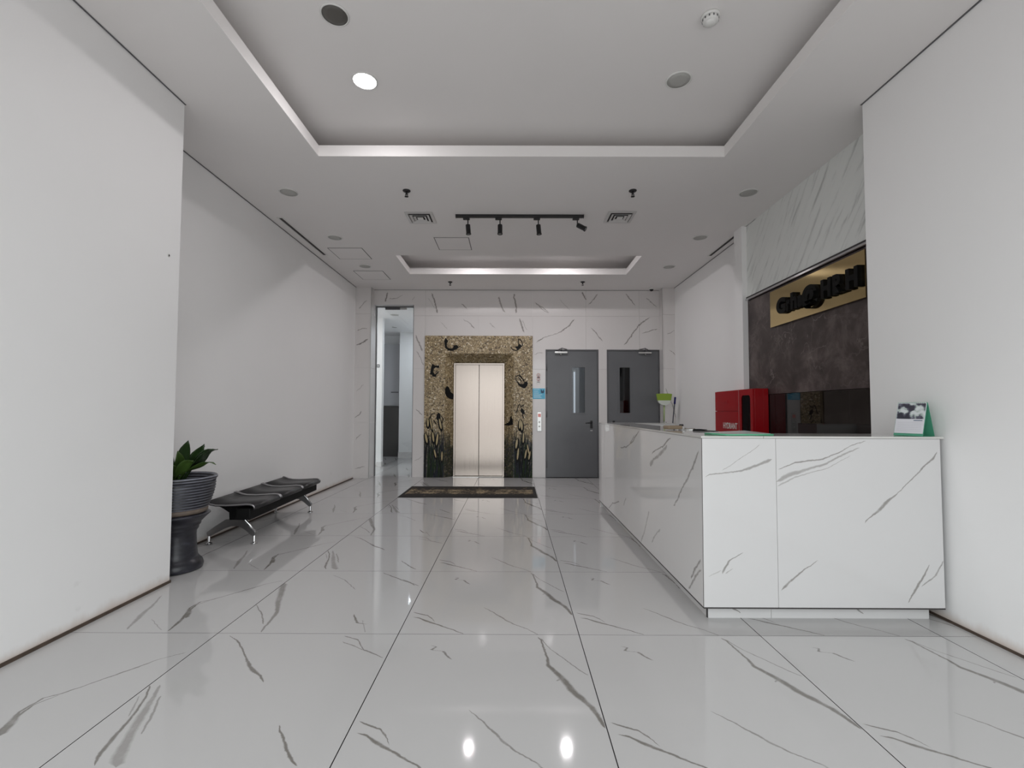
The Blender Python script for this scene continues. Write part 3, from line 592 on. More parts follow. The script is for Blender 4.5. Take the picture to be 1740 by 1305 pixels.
# flat black stone butterflies let into the mosaic: wings as filled outlines, feelers and wing rims as thin strips
BUTTERFLIES = [
    ([[(-1.283, 2.528), (-1.257, 2.599), (-1.207, 2.54), (-1.237, 2.488), (-1.228, 2.425), (-1.185, 2.4), (-1.15, 2.357), (-1.207, 2.362), (-1.265, 2.413)], [(-1.185, 2.4), (-1.128, 2.4), (-1.096, 2.457), (-1.054, 2.466), (-1.003, 2.426), (-1.054, 2.382), (-1.128, 2.354), (-1.173, 2.357)]], []),
    ([[(-1.495, 2.11), (-1.449, 2.076), (-1.375, 2.082), (-1.369, 2.031), (-1.438, 2.042), (-1.471, 2.025), (-1.482, 1.956), (-1.51, 1.911), (-1.544, 1.911), (-1.528, 2.002), (-1.517, 2.07)], [(-1.51, 1.911), (-1.482, 1.956), (-1.448, 1.911), (-1.386, 1.968), (-1.363, 1.968), (-1.419, 1.911), (-1.436, 1.865), (-1.493, 1.871)]], []),
    ([[(0.036, 2.434), (0.098, 2.446), (0.109, 2.497), (0.144, 2.475), (0.166, 2.446), (0.138, 2.4), (0.087, 2.383)]], [[(-0.033, 2.428), (-0.01, 2.388), (0.053, 2.366), (0.11, 2.383)], [(0.126, 2.578), (0.166, 2.543), (0.183, 2.475), (0.166, 2.44)], [(0.103, 2.589), (0.109, 2.497)]]),
    ([[(0.168, 1.677), (0.112, 1.711), (0.089, 1.79), (0.134, 1.745), (0.191, 1.734), (0.247, 1.791), (0.287, 1.757), (0.27, 1.7), (0.225, 1.654)]], [[(0.054, 1.881), (0.111, 1.898), (0.168, 1.853), (0.225, 1.768)], [(0.057, 1.841), (0.083, 1.79), (0.111, 1.733)], [(0.122, 1.915), (0.168, 1.864), (0.208, 1.802)], [(0.111, 1.858), (0.168, 1.79)]]),
    ([[(0.158, 1.297), (0.209, 1.257), (0.232, 1.19), (0.187, 1.173), (0.147, 1.235)]], [[(0.129, 1.37), (0.099, 1.302), (0.077, 1.212)], [(0.209, 1.35), (0.147, 1.303)], [(0.181, 1.173), (0.204, 1.11)]]),
    ([[(-1.381, 1.204), (-1.344, 1.17), (-1.335, 1.08), (-1.38, 1.046), (-1.422, 1.094), (-1.409, 1.156)]], [[(-1.526, 1.1), (-1.513, 1.163), (-1.444, 1.19)], [(-1.332, 1.142), (-1.29, 1.087), (-1.31, 1.004)], [(-1.463, 1.059), (-1.421, 0.99)]]),
]
for wings, strips in BUTTERFLIES:
    mb = MB()
    for w_ in wings: mb.prism(w_, 'y', 8.612, 8.6185)
    for st_ in strips:
        for (ax_, az), (bx, bz) in zip(st_, st_[1:]):
            d = Vector((bx-ax_, bz-az)).normalized()*.0075; nx, nz = -d.y, d.x
            mb.prism([(ax_-d.x*.5+nx, az-d.y*.5+nz), (bx+d.x*.5+nx, bz+d.y*.5+nz), (bx+d.x*.5-nx, bz+d.y*.5-nz), (ax_-d.x*.5-nx, az-d.y*.5-nz)], 'y', 8.6115, 8.6185)
    mb.build('butterfly_inlay', M['inlay'], lift)
# two more butterflies lie on the splayed reveals
REVEAL_BUTTERFLIES = [('l', [[(-1.26, 8.623, 1.639), (-1.235, 8.654, 1.698), (-1.201, 8.696, 1.677), (-1.171, 8.733, 1.587), (-1.12, 8.793, 1.543), (-1.13, 8.782, 1.45), (-1.179, 8.722, 1.46), (-1.228, 8.662, 1.492), (-1.26, 8.623, 1.559)]]), ('r', [[(-0.025, 8.664, 1.147), (0.007, 8.631, 1.05), (0.01, 8.628, 0.981), (-0.073, 8.713, 0.961), (-0.153, 8.795, 0.973), (-0.06, 8.699, 1.031)]])]
for side, wings in REVEAL_BUTTERFLIES:
    nrm = Vector((.182, -.15, 0)).normalized() if side == 'l' else Vector((-.182, -.178, 0)).normalized()
    mb = MB()
    for w_ in wings:
        n = len(w_); mb._new([tuple(Vector(p) + nrm*.0005) for p in w_] + [tuple(Vector(p) + nrm*.006) for p in w_], [tuple(range(n))[::-1], tuple(range(n, 2*n))] + [(q, (q+1) % n, n+(q+1) % n, n+q) for q in range(n)])
    mb.build('butterfly_inlay', M['inlay'], lift)
# bulrushes along the foot of the portal: each head a part, the blades a mass
rr = random.Random(3)
for side in ((-1.635, -1.272), (.03, .362)):
    mb = MB()
    for k in range(64):
        x = rr.uniform(*side); h = rr.uniform(.12, .98)**1.15; lean = rr.uniform(-.12, .12); wd = rr.uniform(.007, .015)
        cl_ = lambda v: min(max(v, side[0]), side[1])
        mb.prism([(cl_(x-wd), .002), (cl_(x+wd), .002), (cl_(x+lean*.35+wd*.9), h*.55), (cl_(x+lean), h), (cl_(x+lean*.35-wd*.9), h*.55)], 'y', 8.6135 - .00004*k, 8.6185, mi=k % 3)
    o = mb.build('reed_blades', [M['inlay_green'], M['inlay'], M['inlay_slate']], lift); o['kind'] = 'stuff'
    for k in range(8):
        x = side[0] + .035 + (side[1]-side[0]-.07)*k/7 + rr.uniform(-.012, .012); z = rr.choice((.38, .55, .74, .95)) + rr.uniform(-.07, .07); hw, hh = rr.uniform(.016, .026), rr.uniform(.08, .13); ln = rr.uniform(-.25, .25)
        mb = MB(); q = lambda s_x, s_z, dz=0: [(x+(hw*s_x*math.cos(i*math.pi/5)) + ln*(hh*s_z*math.sin(i*math.pi/5)), z+dz+hh*s_z*math.sin(i*math.pi/5)) for i in range(10)]
        mb.prism(q(1.75, 1.2), 'y', 8.608, 8.6185, mi=1); mb.prism(q(.8, .9, .02), 'y', 8.6055, 8.608)
        mb.build('bulrush_head', [M['inlay_ochre'], M['inlay']], lift)

# signs and call buttons between the lift and the grey door
t_ = thing('notice', 'blue paper notice on the marble wall between lift and grey door', 'notice', (.49, 8.64, 1.46))
mb = MB(); mb.box(.374, .607, 8.636, 8.64, 1.462, 1.658, .001); mb.build('sheet', plain('cyan_notice_paper', (.10, .45, .66), .35, var=.15, scale=30), t_)
M['pale_blue'] = plain('pale_blue_print', (.50, .75, .85), .4); M['navy'] = plain('navy_print', (.02, .07, .14), .4)
mb = MB()
for k, (z, l) in enumerate(((1.635, .11), (1.60, .09), (1.565, .10), (1.535, .16), (1.510, .13), (1.485, .15))): mb.box(.392, .392+l, 8.6345, 8.6365, z, z+.011)
mb.build('print', M['pale_blue'], t_)
mb = MB(); mb.prism([(.528, 1.575), (.575, 1.565), (.59, 1.60), (.575, 1.64), (.555, 1.605), (.54, 1.64), (.526, 1.63)], 'y', 8.6345, 8.6365); mb.build('emblem', M['navy'], t_)
t_ = thing('safety_sign', 'small white safety sign with red symbols above the blue notice', 'sign', (.483, 8.64, 1.74))
mb = MB(); mb.box(.44, .526, 8.637, 8.64, 1.74, 1.955, .001); mb.build('plate', M['white_plastic'], t_)
M['sign_red'] = plain('sign_red', (.45, .06, .06), .4); M['sign_black'] = plain('sign_black', (.03, .03, .03), .4)
for zc in (1.905, 1.825):
    mb = MB(); n = 20; P = [(math.cos(2*math.pi*k/n), math.sin(2*math.pi*k/n)) for k in range(n)]
    mb._new([(.483+r_*c_, y_, zc+r_*s_) for y_ in (8.6355, 8.6375) for r_ in (.024, .031) for c_, s_ in P],
            [f for k in range(n) for f in ((k, (k+1) % n, n+(k+1) % n, n+k), (2*n+k, 2*n+(k+1) % n, 3*n+(k+1) % n, 3*n+k), (k, (k+1) % n, 2*n+(k+1) % n, 2*n+k), (n+k, n+(k+1) % n, 3*n+(k+1) % n, 3*n+k))])
    mb.build('red_ring', M['sign_red'], t_)
for q in ((.479, .487, 1.889, 1.917), (.475, .491, 1.884, 1.889), (.479, .487, 1.809, 1.837), (.475, .491, 1.804, 1.809), (.455, .511, 1.856, 1.870), (.458, .508, 1.772, 1.782)):
    mb = MB(); mb.box(q[0], q[1], 8.6355, 8.6375, q[2], q[3]); mb.build('symbol', M['sign_black'], t_)
t_ = thing('call_panel', 'slim steel lift call panel with buttons under the blue notice', 'panel', (.50, 8.64, .86))
mb = MB(); mb.box(.462, .539, 8.63, 8.64, .86, 1.22, .003); mb.build('face_plate', M['alu'], t_)
mb = MB(); mb.box(.474, .527, 8.627, 8.630, 1.125, 1.185, .001); mb.build('display', emit('red_lift_display', (.75, .30, .28), .15), t_)
for z in (1.03, .95):
    mb = MB(); mb.lathe((.5005, 8.624, z), [(.013, 0), (.016, .003), (.016, .006)], 16, axis='y'); mb.build('button', M['white_plastic'], t_)

# ------------------------------------------------------------------ reception counter
ct = thing('reception_counter', 'white marble reception counter with a corner towards the room', 'counter', (1.13, 2.70, 0))
for a, b in ((1.133, 1.5715), (1.5735, 2.552)):
    mb = MB(); mb.box(a, b, 2.780, 2.796, .083, 1.076, .0012); mb.build('front_panel', M['front_marble'], ct)
for a, b in ((2.782, 5.730), (5.733, 6.07)):
    mb = MB(); mb.box(1.131, 1.147, a, b, .083, 1.076, .0012); mb.build('side_panel', M['side_marble'], ct)
for a, b in ((1.178, 1.555), (1.557, 2.50)):
    mb = MB(); mb.box(a, b, 2.832, 2.846, 0, .077); mb.build('toe_kick', M['front_marble'], ct)
mb = MB(); mb.box(1.176, 1.190, 2.846, 6.03, 0, .077); mb.build('toe_kick', M['side_marble'], ct)
mb = MB(); mb.box(1.15, 2.545, 2.797, 2.87, .078, .083); mb.box(1.15, 1.22, 2.87, 6.06, .078, .083); mb.box(1.172, 1.178, 2.834, 2.846, 0, .077); mb.build('shadow_gap', M['gap'], ct)
for q in ((1.126, 1.498, 2.776, 6.072), (1.50, 2.572, 2.776, 3.15), (1.50, 2.0, 5.70, 6.072)):
    mb = MB(); mb.box(*q, 1.0775, 1.09, .0015); mb.build('countertop', M['top_stone'], ct)
M['carcass'] = plain('white_carcass_board', (.72, .72, .71), .3)
mb = MB(); mb.box(1.48, 1.498, 3.15, 5.70, 0, 1.077); mb.box(1.498, 2.55, 3.132, 3.15, 0, 1.077); mb.box(1.498, 2.0, 5.70, 5.718, 0, 1.077); mb.box(1.147, 2.0, 6.05, 6.07, 0, 1.077); mb.box(1.985, 2.0, 5.718, 6.05, 0, 1.077)
mb.build('inner_panel', M['carcass'], ct)
mb = MB(); mb.box(2.05, 2.57, 3.16, 3.335, .70, .73); mb.box(1.50, 1.95, 3.40, 5.69, .72, .75); mb.build('work_surface', M['carcass'], ct)

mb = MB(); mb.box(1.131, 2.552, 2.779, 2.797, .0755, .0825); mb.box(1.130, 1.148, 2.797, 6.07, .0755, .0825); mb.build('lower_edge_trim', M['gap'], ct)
mb = MB(); mb.box(1.131, 2.552, 2.779, 2.79, 1.0762, 1.0775); mb.box(1.130, 1.14, 2.79, 6.07, 1.0762, 1.0775); mb.box(1.1302, 1.1325, 2.7792, 2.7815, .083, 1.0762); mb.build('dark_edge_joint', M['gap'], ct)

# things lying on the counter
t_ = thing('plastic_folder', 'clear folder with green edges lying on the counter corner', 'folder', (1.38, 2.95, 1.09))
def slab(name, mat, pts, z0, th, parent, lift=None):
    mb = MB(); n = len(pts); zz = [z0 + (lift[i] if lift else 0) for i in range(n)]
    mb._new([(p[0], p[1], z) for p, z in zip(pts, zz)] + [(p[0], p[1], z+th) for p, z in zip(pts, zz)], [tuple(range(n))[::-1], tuple(range(n, 2*n))] + [(i, (i+1) % n, n+(i+1) % n, n+i) for i in range(n)])
    return mb.build(name, mat, parent)
M['paper'] = plain('white_paper', (.70, .72, .70), .5); M['green_edge'] = plain('green_plastic_edge', (.10, .42, .24), .3)
P4 = [(1.235, 2.985), (1.30, 2.80), (1.585, 2.825), (1.545, 3.10)]
slab('cover', plain('frosted_plastic', (.46, .50, .48), .2), P4, 1.0905, .003, t_, [0, 0, 0, .004])
slab('paper', M['paper'], [(1.26, 2.98), (1.315, 2.825), (1.56, 2.845), (1.525, 3.075)], 1.0945, .004, t_, [0, 0, 0, .004])
slab('cover', plain('frosted_plastic_upper', (.50, .55, .53), .2), [(1.245, 3.0), (1.305, 2.812), (1.575, 2.84), (1.54, 3.09)], 1.0995, .002, t_, [.001, 0, .002, .010])
for a, b in ((0, 1), (1, 2), (2, 3), (3, 0)):
    mb = MB(); p, q = Vector((*P4[a], 1.0955)), Vector((*P4[b], 1.0955)); mb.tube([p, (p+q)/2 + Vector((0, 0, .001)), q], .0055, 6, flat=.6); mb.build('edge_strip', M['green_edge'], t_)
t_ = thing('key_bunch', 'bunch of keys with a beige tag lying on the counter', 'keys', (1.36, 3.72, 1.09)); t_.scale = (1.45, 1.45, 1.45)
M['key_brass'] = plain('worn_brass', (.20, .15, .09), .45, .6)
mb = MB(); mb.tube([(1.36+.02*math.cos(a*math.pi/8), 3.72+.02*math.sin(a*math.pi/8), 1.094) for a in range(17)], .002, 6); mb.build('key_ring', M['chrome'], t_)
for k, a in enumerate((-.5, .25, 1.0, 2.6, 3.4)):
    mb = MB(); mb.prism([(.008+.011*math.cos(i*math.pi/4), .011*math.sin(i*math.pi/4)) for i in range(8)], 'z', 0, .0025); mb.box(.018, .06, -.004, .004, 0, .0022); mb.box(.045, .05, -.008, -.004, 0, .0022); mb.box(.054, .058, -.007, -.004, 0, .0022)
    mb.xf(Matrix.Translation((.018*math.cos(a), .018*math.sin(a), .002+.003*k)) @ Matrix.Rotation(a, 4, 'Z')); mb.build('key', M['key_brass'] if k % 2 else M['alu'], t_, local=True)
mb = MB(); mb.box(-.11, -.02, -.03, .02, .004, .024, .006); mb.xf(Matrix.Rotation(.3, 4, 'Z')); mb.build('tag', plain('beige_tag', (.24, .18, .12), .5), t_, local=True)
mb = MB(); mb.lathe((0, .015, .020), [(.010, 0), (.013, .004), (.010, .010)], 12); mb.build('black_fob', M['black'], t_, local=True)
t_ = thing('stapler', 'small black stapler lying next to the keys on the counter', 'stapler', (1.42, 3.52, 1.09))
mb = MB(); mb.box(-.05, .05, -.012, .012, 0, .006, .002); mb.xf(Matrix.Rotation(-.5, 4, 'Z')); mb.build('base', M['sign_letter'], t_, local=True)
mb = MB(); mb.prism([(-.05, .0062), (.05, .007), (.05, .011), (.0, .014), (-.046, .013)], 'y', -.009, .009); mb.xf(Matrix.Rotation(-.5, 4, 'Z')); mb.build('arm', M['sign_letter'], t_, local=True)
t_ = thing('ballpoint_pen', 'black pen lying on the counter beside the folder', 'pen', (1.44, 3.35, 1.09))
mb = MB(); mb.tube([(-.02, .07, .005), (.0, 0, .005), (.018, -.06, .005)], .0045, 8); mb.build('barrel', M['black'], t_, local=True)
mb = MB(); mb.tube([(.018, -.06, .005), (.021, -.07, .004)], [.004, .001], 8); mb.build('tip', M['chrome'], t_, local=True)

# desk calendar
cal = thing('desk_calendar', 'small green desk calendar standing at the right end of the counter', 'calendar', (2.47, 2.865, 1.0905))
ex, ny = Vector((.35, -.937, 0)), Vector((-.937, -.35, 0)); hgt, half_d, half_w = .205, .055, .078
def cpt(u, d, z): q = ex*u - ny*d; return (q.x, q.y, z)
def board(name, mat, u0, u1, d0, z0, d1, z1, th, off=0):
    nrm = (Vector((0, 0, 1))*(d1-d0) + Vector((-1, 0, 0))*(z1-z0)); L = math.hypot(d1-d0, z1-z0)
    def q(u, d, z, o): return cpt(u, d - o*(z1-z0)/L, z + o*(d1-d0)/L)
    mb = MB(); mb._new([q(u, d, z, o) for o in (off, off+th) for u, d, z in ((u0, d0, z0), (u1, d0, z0), (u1, d1, z1), (u0, d1, z1))], [(0, 1, 2, 3), (4, 5, 6, 7), (0, 1, 5, 4), (1, 2, 6, 5), (2, 3, 7, 6), (3, 0, 4, 7)])
    return mb.build(name, mat, cal, local=True)
M['cal_green'] = plain('green_board', (.07, .30, .19), .45)
board('stand', M['cal_green'], -half_w, half_w, -half_d, .002, 0, hgt, .002)
board('stand', M['cal_green'], -half_w, half_w, half_d, .002, 0, hgt, .002, -.002)
board('stand', M['cal_green'], -half_w, half_w, -half_d, .0005, half_d, .0005, .002)
def lerp(t): return -half_d*(1-t), .002+(hgt-.002)*t
a, b = lerp(.07), lerp(.985); board('page', plain('calendar_paper', (.66, .66, .70), .4), -half_w+.002, half_w-.002, a[0], a[1], b[0], b[1], .0015, .0021)
a, b = lerp(.50), lerp(.97)
t = NT('monochrome_photo_print'); n = t.noise(t.mapping(t.coord(), loc=(.33, .1, .72)), 26, 2, .4); t.set(color=t.ramp(n.outputs[0], [(.40, (.02, .02, .035)), (.49, (.10, .10, .14)), (.53, (.36, .43, .40)), (.62, (.60, .63, .64))]), rough=.3)
board('photo', t.m, -half_w+.005, half_w-.005, a[0], a[1], b[0], b[1], .0006, .0037)
for k in range(6):
    a, b = lerp(.14+.05*k), lerp(.145+.05*k); board('date_row', plain('grey_print', (.45, .45, .49), .5) if k == 0 else bpy.data.materials['grey_print'], -half_w+.014, half_w-.014, a[0], a[1], b[0], b[1], .0004, .0037)
a, b = lerp(.445), lerp(.465); board('month_line', M['navy'], .02, half_w-.012, a[0], a[1], b[0], b[1], .0004, .0037)
for k in range(14):
    mb = MB(); u = -half_w+.008+k*(2*half_w-.016)/13; c0 = Vector(cpt(u, 0, hgt-.002))
    mb.tube([tuple(c0 + (-ny)*(.007*math.cos(i*math.pi/5)) + Vector((0, 0, .007*math.sin(i*math.pi/5)))) for i in range(11)], .0009, 4); mb.build('wire_loop', M['white_plastic'], cal, local=True)

# ------------------------------------------------------------------ hydrant cabinet
hy = thing('hydrant_cabinet', 'red hydrant cabinet with HYDRANT lettering and hose window by the brown stone', 'cabinet', (2.76, 5.66, 0))
mb = MB(); mb.box(2.705, 2.798, 5.178, 6.14, 0, 1.497, .003); mb.box(2.798, 2.858, 5.178, 5.60, 0, 1.497, .003); mb.build('body', M['red'], hy)
mb = MB()
for a, b, c_, d in cells(None, (5.505, 6.138), (.02, 1.238), []): mb.box(2.683, 2.704, a, b, c_, d, .002)
mb.build('door', M['red'], hy)
mb = MB(); mb.box(2.683, 2.704, 5.505, 6.138, 1.243, 1.492, .002); mb.build('door', M['red'], hy)
mb = MB(); mb.box(2.676, 2.683, 5.78, 5.90, 1.345, 1.375, .003); mb.build('handle', M['red'], hy)
mb = MB()
for a, b, c_, d in cells(None, (5.182, 5.498), (.02, 1.492), [(5.235, 5.44, .35, 1.425)]): mb.box(2.683, 2.704, a, b, c_, d)
for yy, zz, sy, sz in ((5.235, .35, 1, 1), (5.44, .35, -1, 1), (5.235, 1.425, 1, -1), (5.44, 1.425, -1, -1)):
    arc = [(yy+sy*.04*(1-math.cos(k*math.pi/8)), zz+sz*.04*(1-math.sin(k*math.pi/8))) for k in range(5)]
    mb.prism([(yy, zz)] + arc, 'x', 2.683, 2.704)
mb.build('window_door', M['red'], hy)
mb = MB(); mb.box(2.7005, 2.7045, 5.235, 5.44, .35, 1.425); mb.build('back_shade', M['gap'], hy)
mb = MB(); mb.box(2.687, 2.690, 5.236, 5.439, .351, 1.424); mb.build('window_pane', M['hose_glass'], hy)
for k, yv in enumerate((5.27, 5.30, 5.33)):
    mb = MB(); mb.tube([(2.696, yv, .40), (2.696, yv+.004, .8), (2.696, yv, 1.18-.06*k), (2.696, yv+.014, 1.22-.06*k)], .004, 6); mb.build('hose', M['dark_red'] if k else plain('canvas_hose', (.34, .27, .22), .8), hy)
mb = MB(); mb.box(2.682, 2.706, 5.499, 5.504, .02, 1.492); mb.build('door_seam', plain('worn_pale_edge', (.42, .25, .25), .5), hy)
text_mesh('HYDRANT', 'lettering', plain('white_lettering', (.62, .58, .56), .5), '-x', (2.6828, 5.91, 1.025), .37, .075, .0012, hy, .02)

# ------------------------------------------------------------------ brass company sign with standing black letters
sg = thing('company_sign', 'polished brass sign with thick black raised letters on the brown stone wall', 'sign', (2.84, 4.39, 2.16))
mb = MB(); mb.box(2.840, 2.848, 3.70, 5.078, 2.160, 2.553, .001); mb.build('plate', M['brass'], sg)
for yv in (3.78, 5.0):
    for zv in (2.20, 2.51):
        mb = MB(); mb.lathe((2.848, yv, zv), [(.01, 0), (.01, .017)], 10, axis='x'); mb.build('stand_off', M['chrome'], sg)
for ch, y1, wd, z0, hh, bo in (('G', 4.895, .165, 2.262, .168, .055), ('r', 4.715, .055, 2.265, .115, .055), ('h', 4.645, .105, 2.265, .170, .055), ('a', 4.53, .075, 2.262, .118, .055), ('@', 4.465, .235, 2.215, .225, .055),
                        ('H', 4.185, .130, 2.262, .170, .055), ('R', 4.030, .130, 2.262, .170, .055), ('H', 3.872, .140, 2.262, .172, .055)):
    text_mesh(ch, 'letter', M['sign_letter'], '-x', (2.840, y1, z0), wd, hh, .038, sg, bo)

# ------------------------------------------------------------------ dustpan and broom in the corner
dp = thing('dustpan', 'long handled green dustpan standing upside down by the right pier', 'dustpan', (2.68, 8.22, 0))
M['lime'] = plain('lime_green_plastic', (.24, .36, .03), .35); M['pan_white'] = plain('pale_plastic', (.62, .66, .60), .4)
mb = MB(); mb.prism([(2.540, 1.545), (2.56, 1.43), (2.795, 1.43), (2.815, 1.545), (2.74, 1.552), (2.62, 1.552)], 'y', 8.17, 8.205); mb.build('pan', M['lime'], dp)
mb = MB(); mb.prism([(2.566, 1.43)] + [(2.678-.11*math.cos(k*math.pi/10), 1.43-.085*math.sin(k*math.pi/10)) for k in range(11)] + [(2.790, 1.43)], 'y', 8.165, 8.21); mb.build('bowl', M['pan_white'], dp)
mb = MB(); mb.tube([(2.68, 8.19, 1.35), (2.685, 8.22, 1.06)], .013, 10); mb.build('handle_tube', plain('pale_green_tube', (.35, .45, .20), .4), dp)
mb = MB(); mb.tube([(2.685, 8.22, 1.07), (2.70, 8.26, .60), (2.71, 8.30, 0.004)], .011, 10); mb.build('stick', M['alu'], dp)
mb = MB(); mb.tube([(2.66, 8.20, 1.0), (2.672, 8.19, .92), (2.70, 8.2, .93), (2.715, 8.2, 1.05)], .007, 8); mb.build('hook', M['black'], dp)
br = thing('broom', 'broom with dark blue grip leaning beside the green dustpan', 'broom', (2.80, 8.2, 0))
mb = MB(); mb.tube([(2.886, 8.22, 1.49), (2.872, 8.215, 1.37)], .017, 12); mb.build('grip', plain('navy_grip', (.01, .012, .12), .4), br)
mb = MB(); mb.tube([(2.872, 8.215, 1.38), (2.705, 8.12, .12)], .010, 10); mb.build('shaft', plain('dark_shaft', (.06, .06, .08), .4), br)
mb = MB(); mb.box(2.59, 2.81, 8.09, 8.14, .09, .13, .006); mb.build('head', M['gloss_black'], br)
mb = MB(); mb.prism([(2.585, .004), (2.815, .004), (2.80, .09), (2.60, .09)], 'y', 8.085, 8.145); mb.build('bristles', plain('bristle_grey', (.09, .09, .10), .9, var=.5, scale=80), br)

# ------------------------------------------------------------------ patterned mat in front of the lift
t_ = thing('door_mat', 'dark patterned mat with gold brown medallions in front of the lift', 'mat', (-.635, 7.105, 0))
mx0, mx1, my0, my1 = -1.632, .362, 6.635, 7.585
mb = MB(); mb.box(mx0, mx1, my0, my1, .0006, .007, .002); mb.build('backing', plain('dark_mat_border', (.018, .016, .015), .9, var=.6, scale=60), t_)
t = NT('medallion_carpet'); co = t.coord(); n = t.noise(t.mapping(co, scale=(1, 1.2, 1)), 14, 5, .7, 1.2); wv = t.n('ShaderNodeTexVoronoi', feature='SMOOTH_F1'); t.l(t.mapping(co, scale=(2.0, 2.9, 1), loc=(.5, .5, 0)), wv.inputs['Vector']); wv.inputs['Scale'].default_value = 1.4; wv.inputs['Randomness'].default_value = .2
sp = t.n('ShaderNodeSeparateXYZ'); t.l(co, sp.inputs[0]); ay = t.math('MULTIPLY', t.math('POWER', t.math('ABSOLUTE', sp.outputs['Y']), 2.0), 2.2)
fac = t.math('SUBTRACT', t.math('SUBTRACT', t.math('MULTIPLY_ADD', n.outputs[0], 1.25, .03), t.math('MULTIPLY', wv.outputs['Distance'], .50)), ay)
t.set(color=t.ramp(fac, [(.30, (.014, .012, .011)), (.43, (.035, .026, .018)), (.50, (.16, .12, .07)), (.60, (.34, .27, .17))]), rough=.95)
mb = MB(); mb.box(mx0+.05, mx1-.05, my0+.05, my1-.05, .007, .009, .0005); mb.build('field', t.m, t_)

# ------------------------------------------------------------------ waiting bench
bn = thing('waiting_bench', 'black three seat metal beam bench with chrome legs along the left wall', 'bench', (-2.625, 4.985, 0))
bn.rotation_euler = (0, 0, math.radians(2.4))
M['leg_metal'] = plain('polished_cast_aluminium', (.36, .36, .365), .28, 1)
M['seat'] = plain('black_steel_sheet', (.018, .017, .018), .36, .0, var=.2, scale=40); M['seat_edge'] = plain('satin_grey_tube', (.40, .39, .40), .3, .8)
prof = [(.262, .338), (.270, .350), (.268, .364), (.255, .376), (.232, .383), (.19, .384), (.11, .378), (.02, .374), (-.07, .377), (-.12, .387), (-.155, .402), (-.178, .409), (-.190, .404)]
def rim(p, off):
    out = []
    for i in range(len(p)):
        a, b = p[max(i-1, 0)], p[min(i+1, len(p)-1)]; d = Vector((b[0]-a[0], b[1]-a[1])).normalized(); out.append((p[i][0]-d.y*-off*1, p[i][1]-d.x*off*-1))
    return out
low = [(x-.0, z-.006) for x, z in prof]
sl = 1.62/3
for k in range(3):
    y0, y1 = -.81+k*sl+.008, -.81+(k+1)*sl-.008
    mb = MB(); n = len(prof); ys = (y0, y1)
    vs = [(x, y, z) for y in ys for x, z in prof] + [(x, y, z) for y in ys for x, z in low]
    fs = []
    for i in range(n-1): fs += [(i, i+1, n+i+1, n+i), (2*n+i, 3*n+i, 3*n+i+1, 2*n+i+1), (i, 2*n+i, 2*n+i+1, i+1), (n+i, n+i+1, 3*n+i+1, 3*n+i)]
    fs += [(0, n, 3*n, 2*n), (n-1, 3*n-1, 4*n-1, 2*n-1)]
    mb._new(vs, fs, False)
    for f in mb.bm.faces: f.smooth = abs(f.normal.y) < .5
    st = mb.build('seat', M['seat'], bn, local=True)
    for y in (y0+.004, y1-.004):
        mb = MB(); mb.tube([(x, y, z+.003) for x, z in prof[1:]], .007, 6); mb.build('edge_tube', M['seat_edge'], st, local=True)
mb = MB(); mb.box(.10, .232, -.79, .79, .245, .350, .012); mb.build('beam', M['sign_letter'], bn, local=True)
for y in (-.655, .665):
    mb = MB(); mb.prism([(-.185, .392), (-.14, .376), (-.05, .362), (.06, .362), (.20, .372), (.20, .335), (.13, .325), (.095, .30), (.085, .20), (-.015, .20), (-.02, .29), (-.09, .335), (-.19, .380)], 'y', y-.016, y+.016); mb.build('bracket', M['sign_letter'], bn, local=True)
    mb = MB(); mb.prism([(-.222, .108), (-.15, .160), (-.05, .226), (.095, .226), (.155, .170), (.224, .108), (.214, .072), (.19, .072), (.125, .138), (.07, .168), (.0, .168), (-.065, .138), (-.188, .072), (-.214, .072)], 'y', y-.017, y+.017)
    bmesh.ops.bevel(mb.bm, geom=mb.bm.edges[:], offset=.005, segments=2, affect='EDGES')
    leg = mb.build('leg', M['leg_metal'], bn, local=True)
    mb = MB(); mb.tube([(.118, y-.006, .345), (.118, y-.006, .245), (.124, y-.006, .215), (.165, y-.006, .172), (.208, y-.006, .118)], [.0125, .0125, .0125, .011, .009], 12); mb.build('chrome_strut', M['chrome'], leg, local=True)
    for xe in (.205, -.205):
        mb = MB(); mb.lathe((xe, y, 0), [(.030, .001), (.030, .008), (.016, .016), (.012, .022), (.0125, .09), (.010, .096)], 16); mb.build('foot', M['chrome'], leg, local=True)

# ------------------------------------------------------------------ potted plant on its pedestal
pp = thing('potted_plant', 'broad leaved plant in a ribbed dark glazed urn beside the left wall', 'plant', (-2.615, 3.635, 0))
t = NT('dark_blue_glaze'); co = t.coord(); n = t.noise(t.mapping(co, scale=(1, 1, 3)), 9, 5, .65); M['glaze'] = t.set(color=t.ramp(n.outputs[0], [(.3, (.010, .010, .014)), (.55, (.024, .024, .032)), (.8, (.07, .07, .088))]), rough=.33)
t = NT('ribbed_glaze_painted_glints'); co = t.coord(); sp = t.n('ShaderNodeSeparateXYZ'); t.l(co, sp.inputs[0]); n = t.noise(co, 22, 4)
rb = t.math('SINE', t.math('MULTIPLY', sp.outputs['Z'], 2*math.pi/.0215)); rib_glint = t.math('MULTIPLY', t.math('POWER', t.math('MULTIPLY_ADD', rb, .5, .5), 2.5), t.math('MULTIPLY_ADD', n.outputs[0], 1.3, .2), clamp=True)  # highlights along the ribs are painted into the glaze colour
M['rib_glint_glaze'] = t.set(color=t.mix(rib_glint, (.012, .012, .017), (.27, .28, .33)), rough=.33)
